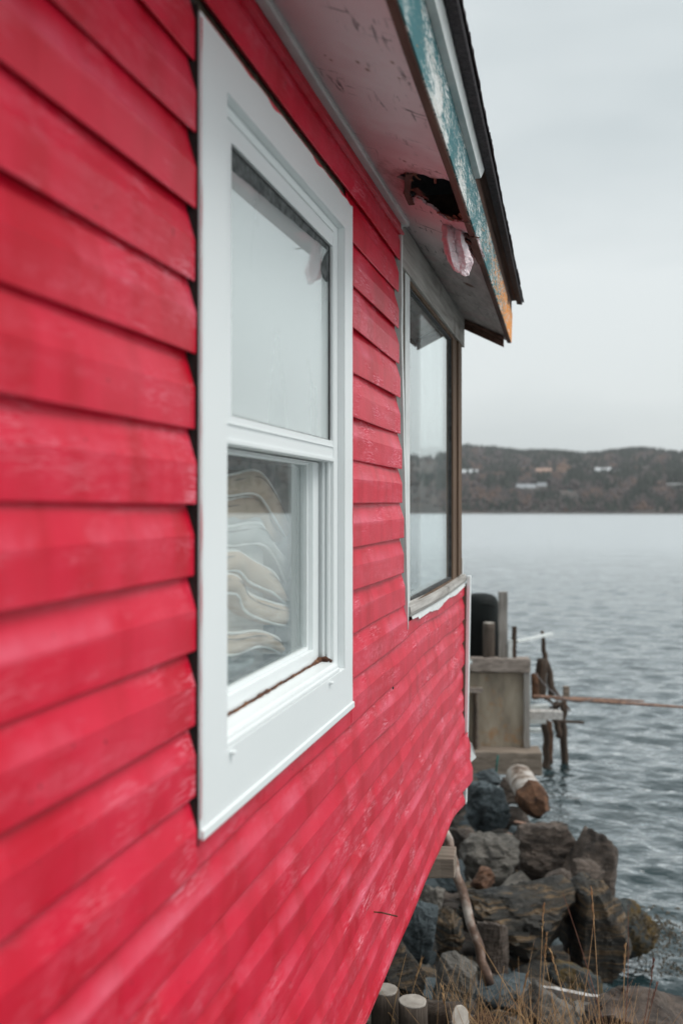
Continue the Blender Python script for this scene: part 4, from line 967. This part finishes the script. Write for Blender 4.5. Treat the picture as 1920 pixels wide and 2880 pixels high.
# black tank
tk = empty('water_tank', at(1357, 1850, D+.9), 'black plastic tank with a rounded top standing behind the wooden box', 'tank')
def tank():
    d = D+.9; k = d/FPX; cx = 1350; c = at(cx, 1855, d); hw = 52*k; H = (1855-1668)*k
    prof = [(0, 1.0), (.70, 1.0), (.80, .99), (.88, .94), (.94, .84), (.975, .66), (.995, .36), (1.0, .02)]
    vs = []; n = 32
    for h, r in prof:
        for i in range(n):
            a = 2*math.pi*i/n; vs.append(c + RT*(math.cos(a)*hw*r) + AX*(math.sin(a)*hw*r) + UP*(h*H))
    MB().add(vs, [(j*n+i, j*n+(i+1)%n, (j+1)*n+(i+1)%n, (j+1)*n+i) for j in range(len(prof)-1) for i in range(n)]+[tuple(range(n)), tuple((len(prof)-1)*n+i for i in range(n))]).build('body', M['black'], tk, smooth=True)
    cc = at(1354, 1705, d)-AX*hw*.93
    ring_ = [cc+RT*(math.cos(a)*29*k)+UP*(math.sin(a)*11*k)+AX*(abs(math.cos(a))**2*hw*.22) for a in [2*math.pi*i/24 for i in range(25)]]
    MB().tube(ring_, 3.2*k, 8).build('hatch_rim', M['black'], tk, smooth=True)
tank()
log('log_post', at(1374, 1880, D+.3), at(1374, 1752, D+.3), 17*s, M['bark'], 'short round post with a pale cut top in front of the black tank', 'post', M['cut'], 16, .05)
Bd('grey_post', at(1413, 1880, D+.4), at(1413, 1664, D+.4), .10, 22*s, M['greyz'], label='tall square grey post beside the black tank', cat='post', up=tuple(AX))
Bd('white_post', at(1432, 1880, D+.35), at(1434, 1800, D+.35), .05, 14*s, M['whitewood'], label='short white stake between the grey post and the thin dark one', cat='post', up=tuple(AX))
Bd('thin_post', at(1445, 1885, D+.5), at(1445, 1762, D+.5), .05, 12*s, M['darkwood'], label='thin dark stake right of the white one', cat='post', up=tuple(AX))
Bd('rail', at(1450, 1804, D+.7), at(1550, 1783, D+1.2), .07, 6.5*s, M['whitewood'], label='pale slanting rail between the thin stake and the crooked pole', cat='rail')
log('crooked_pole', at(1552, 1950, D+1.2), at(1520, 1772, D+1.2), .052, M['darkwood'], 'crooked dark pole carrying the pale rail over the water', 'pole', None, 10, .18, 10, .45, bend=.04)
log('pile_stub', at(1516, 1962, D+.9), at(1524, 1853, D+.9), .075, M['darkwood'], 'broken brown pile top leaning against the crooked pole', 'pile', None, 10, .22, 6, .8)
log('pile_stub', at(1505, 1965, D+.7), at(1502, 1895, D+.7), .05, M['rotten'], 'low rotten stub beside the corner of the wooden box', 'pile', None, 10, .3, 6, .9)
log('horizontal_pole', at(1498, 1958, D+.5), at(1808, 1972, D+1.3), .020, M['redwood'], 'upper reddish pole reaching out over the water from the landing stage', 'pole', None, 10, .1, 12, .6, 'poles laid out over the water')
log('horizontal_pole', at(1560, 1964, D+.3), at(1960, 1992, D+1.0), .022, M['redwood'], 'longest pole, running over the water to the right edge', 'pole', None, 10, .1, 12, .7, 'poles laid out over the water')
Bd('post_top', at(1591, 1965, D+.6), at(1591, 1930, D+.6), .07, 17*s, M['beam'], label='short square block standing on the reddish pole', cat='block', up=tuple(AX))
Bd('stage_plank', at(1440, 1990, D+.7), at(1540, 1988, D+.7), .12, 11*s, M['whitewood'], label='upper pale plank end right of the wooden box', cat='plank', group='planks of the landing stage')
Bd('stage_plank', at(1440, 2008, D+.3), at(1578, 2010, D+.3), .16, 22*s, M['pale_wood'], label='thick pale plank end over the dark piles', cat='plank', group='planks of the landing stage')
Bd('stage_plank', at(1440, 2024, D+.6), at(1532, 2026, D+.6), .12, 16*s, M['whitewood'], label='third pale plank end down, beside the box', cat='plank', group='planks of the landing stage')
Bd('stage_plank', at(1440, 2054, D+.8), at(1520, 2054, D+.8), .10, 10*s, M['whitewood'], label='lowest thin pale plank end beside the box', cat='plank', group='planks of the landing stage')
for i, (x0, y0, x1, y1, dd, r, m, lab) in enumerate(((1532, 2150, 1535, 2022, 1.6, .045, 'darkwood', 'dark left pile standing in the water under the thick plank'), (1546, 2150, 1542, 2030, 1.9, .045, 'rotten', 'brown pile close behind the left one in the water'), (1590, 2150, 1583, 1975, 1.8, .045, 'darkwood', 'tallest dark crooked pile right of the planks'), (1570, 2075, 1562, 1975, 1.3, .045, 'darkwood', 'short dark hanging pile between the others'))):
    p = at(x0, y0, D+dd); p.z = WATER-.4 if i != 3 else p.z
    log('pile', p, at(x1, y1, D+dd), r, M[m], lab, 'pile', None, 10, .2, 10, 1.0, 'piles of the landing stage', bend=.05)
for k_, (a_, b_, r_, w_, l_) in enumerate((((1500, 1925, .8), (1560, 1990, 1.1), .022, 'darkwood', 'dark stick leaning from the box corner down to the thick plank'), ((1535, 1900, 1.2), (1600, 2000, 1.5), .018, 'rotten', 'thin brown stick slanting from the crooked pole to the tallest pile'), ((1520, 2000, 1.0), (1612, 1962, 1.3), .016, 'darkwood', 'thin dark stick rising to the square block on the pole'))):
    log('broken_stick', at(a_[0], a_[1], D+a_[2]), at(b_[0], b_[1], D+b_[2]), r_, M[w_], l_, 'stick', None, 7, .25, 7, .7, 'broken sticks on the landing stage', bend=.03)
log('cross_pole', at(1560, 2028, D+1.5), at(1640, 2032, D+1.6), .02, M['darkwood'], 'thin dark pole stub sticking out low beside the tallest pile', 'pole', None, 8, .1)
pts = [at(1504, 1892, D), at(1530, 1925, D), at(1555, 1947, D), at(1580, 1963, D-.1), at(1605, 1972, D-.2), at(1630, 1975, D-.3), at(1655, 1971, D-.4), at(1690, 1955, D-.5), at(1720, 1935, D-.5)]
MB().tube(smoothpoly(pts[:6]+[at(1650, 1972, D-.3), at(1668, 1966, D-.3)]), .0075, 6).build('cable', M['cable'], smooth=True, label='thin grey cable sagging over the poles of the landing stage', cat='cable')
pts = [at(1399, 2124, D-.35), at(1396, 2150, D-.36), at(1394, 2172, D-.3), at(1388, 2190, D-.4), at(1376, 2205, D-.6)]
MB().tube(smoothpoly(pts), .012, 7).build('rope', M['rope'], smooth=True, label='green rope end hanging from the heavy beam', cat='rope')
# ------------------------------------------------------------------ dry grass
M['straw'] = mat('dry_straw', [(.3, (.30, .17, .08)), (.7, (.62, .40, .20))], 12, rough=.8, bstr=0)
M['redstraw'] = mat('reddish_dry_stem', [(.3, (.13, .05, .035)), (.7, (.26, .12, .08))], 12, rough=.8, bstr=0)
def zz(x, y): return (1020+x*.574, 2080+y*.574)
stalks = [((885,810),(850,1400),4.2,'straw',1,'straight tall straw stalk in front of the largest layered boulder'),
 ((1120,730),(1158,1400),4.0,'straw',1,'tallest straw stalk with a feathery head'),
 ((1130,880),(1060,1330),4.1,'straw',0,'straw stalk crossing just left of the tallest one'),
 ((978,750),(1150,1340),4.3,'redstraw',0,'brown stem slanting left behind the tallest stalk'),
 ((1297,810),(1275,1340),4.4,'redstraw',0,'thin reddish stem standing alone against the seaweed rock'),
 ((1285,1010),(1292,1360),4.2,'straw',1,'shorter feathery stalk beside the lone reddish stem'),
 ((572,995),(800,1420),3.9,'straw',0,'long stalk leaning far left from the bottom centre'),
 ((690,1110),(628,1420),3.9,'straw',0,'stalk leaning right, crossing the long leaning one'),
 ((920,1040),(1025,1360),4.1,'straw',1,'bent stalk left of the slanting brown stem'),
 ((900,955),(880,1250),4.2,'straw',1,'stalk leaning on the straight tall one'),
 ((580,1130),(575,1420),3.8,'straw',0,'upright stalk above the split log end'),
 ((290,1075),(235,1290),3.7,'straw',1,'stalk by the rounded grey boulder, near the shed'),
 ((212,1050),(178,1260),3.7,'straw',0,'stalk closest to the edge of the shed'),
 ((805,1150),(755,1420),4.0,'straw',1,'short seeded stalk in front of the driftwood plank'),
 ((1422,1080),(1358,1400),4.3,'redstraw',1,'reddish seeded stem near the bottom right water'),
 ((1440,1200),(1400,1400),4.3,'redstraw',1,'lowest reddish seeded stem in the bottom right'),
 ((1040,1150),(1060,1400),4.0,'straw',0,'short upright stalk left of the tallest one'),
 ((390,1220),(430,1400),3.6,'straw',1,'drooping stalk over the split log')]
for tip, base_, d, m, seed_, lab in stalks:
    a = at(*zz(*base_), d); b = at(*zz(*tip), d); dn = (a-b).normalized(); g = a.copy()
    for _ in range(40):
        if g.z > ground_z(g.x, g.y): g += dn*.03
    e = empty('grass_stalk', g, lab, 'grass stalk', 'tall dry grass stalks')
    bend = RT*random.uniform(-.015, .015); pts = [g.lerp(b, t)+bend*math.sin(t*math.pi) for t in [i/10 for i in range(11)]]
    MB().tube(pts, [.0028-.0018*i/10 for i in range(11)], 5).build('stem', M[m], e)
    mb = MB()
    if seed_:
        for i in range(26):
            t = random.uniform(.80, 1.0); p = g.lerp(b, t)+bend*math.sin(t*math.pi); q = p + (b-g).normalized()*.02 + Vector((random.uniform(-1,1), random.uniform(-1,1), 0))*.006
            mb.tube([p, p.lerp(q, .5), q], [.0006, .0018, .0004], 4)
        mb.build('seed_head', M[m], e)
    else:
        p = g.lerp(b, .45); q = p+RT*random.choice((-1, 1))*random.uniform(.03, .07)+UP*random.uniform(.03, .09)
        mb.tube([p, p.lerp(q, .5)+UP*.015, q], [.0014, .0012, .0003], 4).build('leaf', M[m], e)
mb = MB()
for i in range(640):
    px = random.uniform(1180, 2000); d = random.uniform(3.4, 4.6); p = at(px, 2900, d); x, y = p.x, p.y; z = ground_z(x, y)
    if noise.noise(Vector((x*5, y*5, 0))) < -.15: continue
    h = random.uniform(.10, .34)*(1.25 if random.random() < .15 else 1); ln = Vector((random.gauss(0, .35), random.gauss(0, .25), 1)).normalized()
    b0 = Vector((x, y, z-.03)); b2 = b0+ln*(h+.1); dr = Vector((ln.x, ln.y, -.1))*h*.4; n = 4; w = random.uniform(.0012, .0026)
    sdv = ln.cross(AX).normalized(); prev = None; vs = []
    for k in range(n+1):
        t = k/n; c = b0.lerp(b2, t)+dr*t*t; ww = w*(1-t*.85); vs += [c-sdv*ww, c+sdv*ww, c-AX*ww]
    mb.add(vs, [(k*3+j, k*3+(j+1)%3, k*3+3+(j+1)%3, k*3+3+j) for k in range(n) for j in range(3)])
mb.build('dry_grass', M['straw'], label='low dry straw grass growing along the bottom of the bank', cat='grass', kind='stuff')
# seaweed on the wet rock
M['seaweed'] = mat('bladder_wrack', [(.3, (.02, .013, .005)), (.7, (.10, .06, .014))], 20, rough=.45, bstr=.3)
mb = MB()
for i in range(700):
    px = random.gauss(1815, 45); py = random.gauss(2615, 26); d = 7.55+random.uniform(-.1, .4); p = at(px, py, d); p.z = max(p.z, WATER+.015)
    if random.random() < .4: p = at(random.uniform(1780, 1990), 2660, 1); k = (WATER+.012)/p.z; p = p*k*random.uniform(.93, 1.05); p.z = WATER+.02
    q = p+Vector((random.uniform(-.04,.04), random.uniform(-.04,.04), -random.uniform(.0,.03))); q.z = max(q.z, WATER+.005)
    mb.tube([p, p.lerp(q, .5)+Vector((0,0,.012)), q], [.003, .005, .002], 4)
mb.build('seaweed', M['seaweed'], label='yellow-brown seaweed clinging to the wet rock and floating beside it', cat='seaweed', kind='stuff')

# ------------------------------------------------------------------ sea air
hm = bpy.data.materials.new('sea_haze'); hm.use_nodes = True; ht = hm.node_tree; ht.nodes.clear()
pv = ht.nodes.new('ShaderNodeVolumePrincipled'); pv.inputs['Density'].default_value = .0003; pv.inputs['Color'].default_value = (.93, .96, .98, 1)
ho = ht.nodes.new('ShaderNodeOutputMaterial'); ht.links.new(pv.outputs[0], ho.inputs['Volume'])
MB().box(-2700, 2700, -2700, 2700, -6.5, 95).build('haze', hm, kind='stuff', label='thin pale sea air fading the far hills', cat='haze')
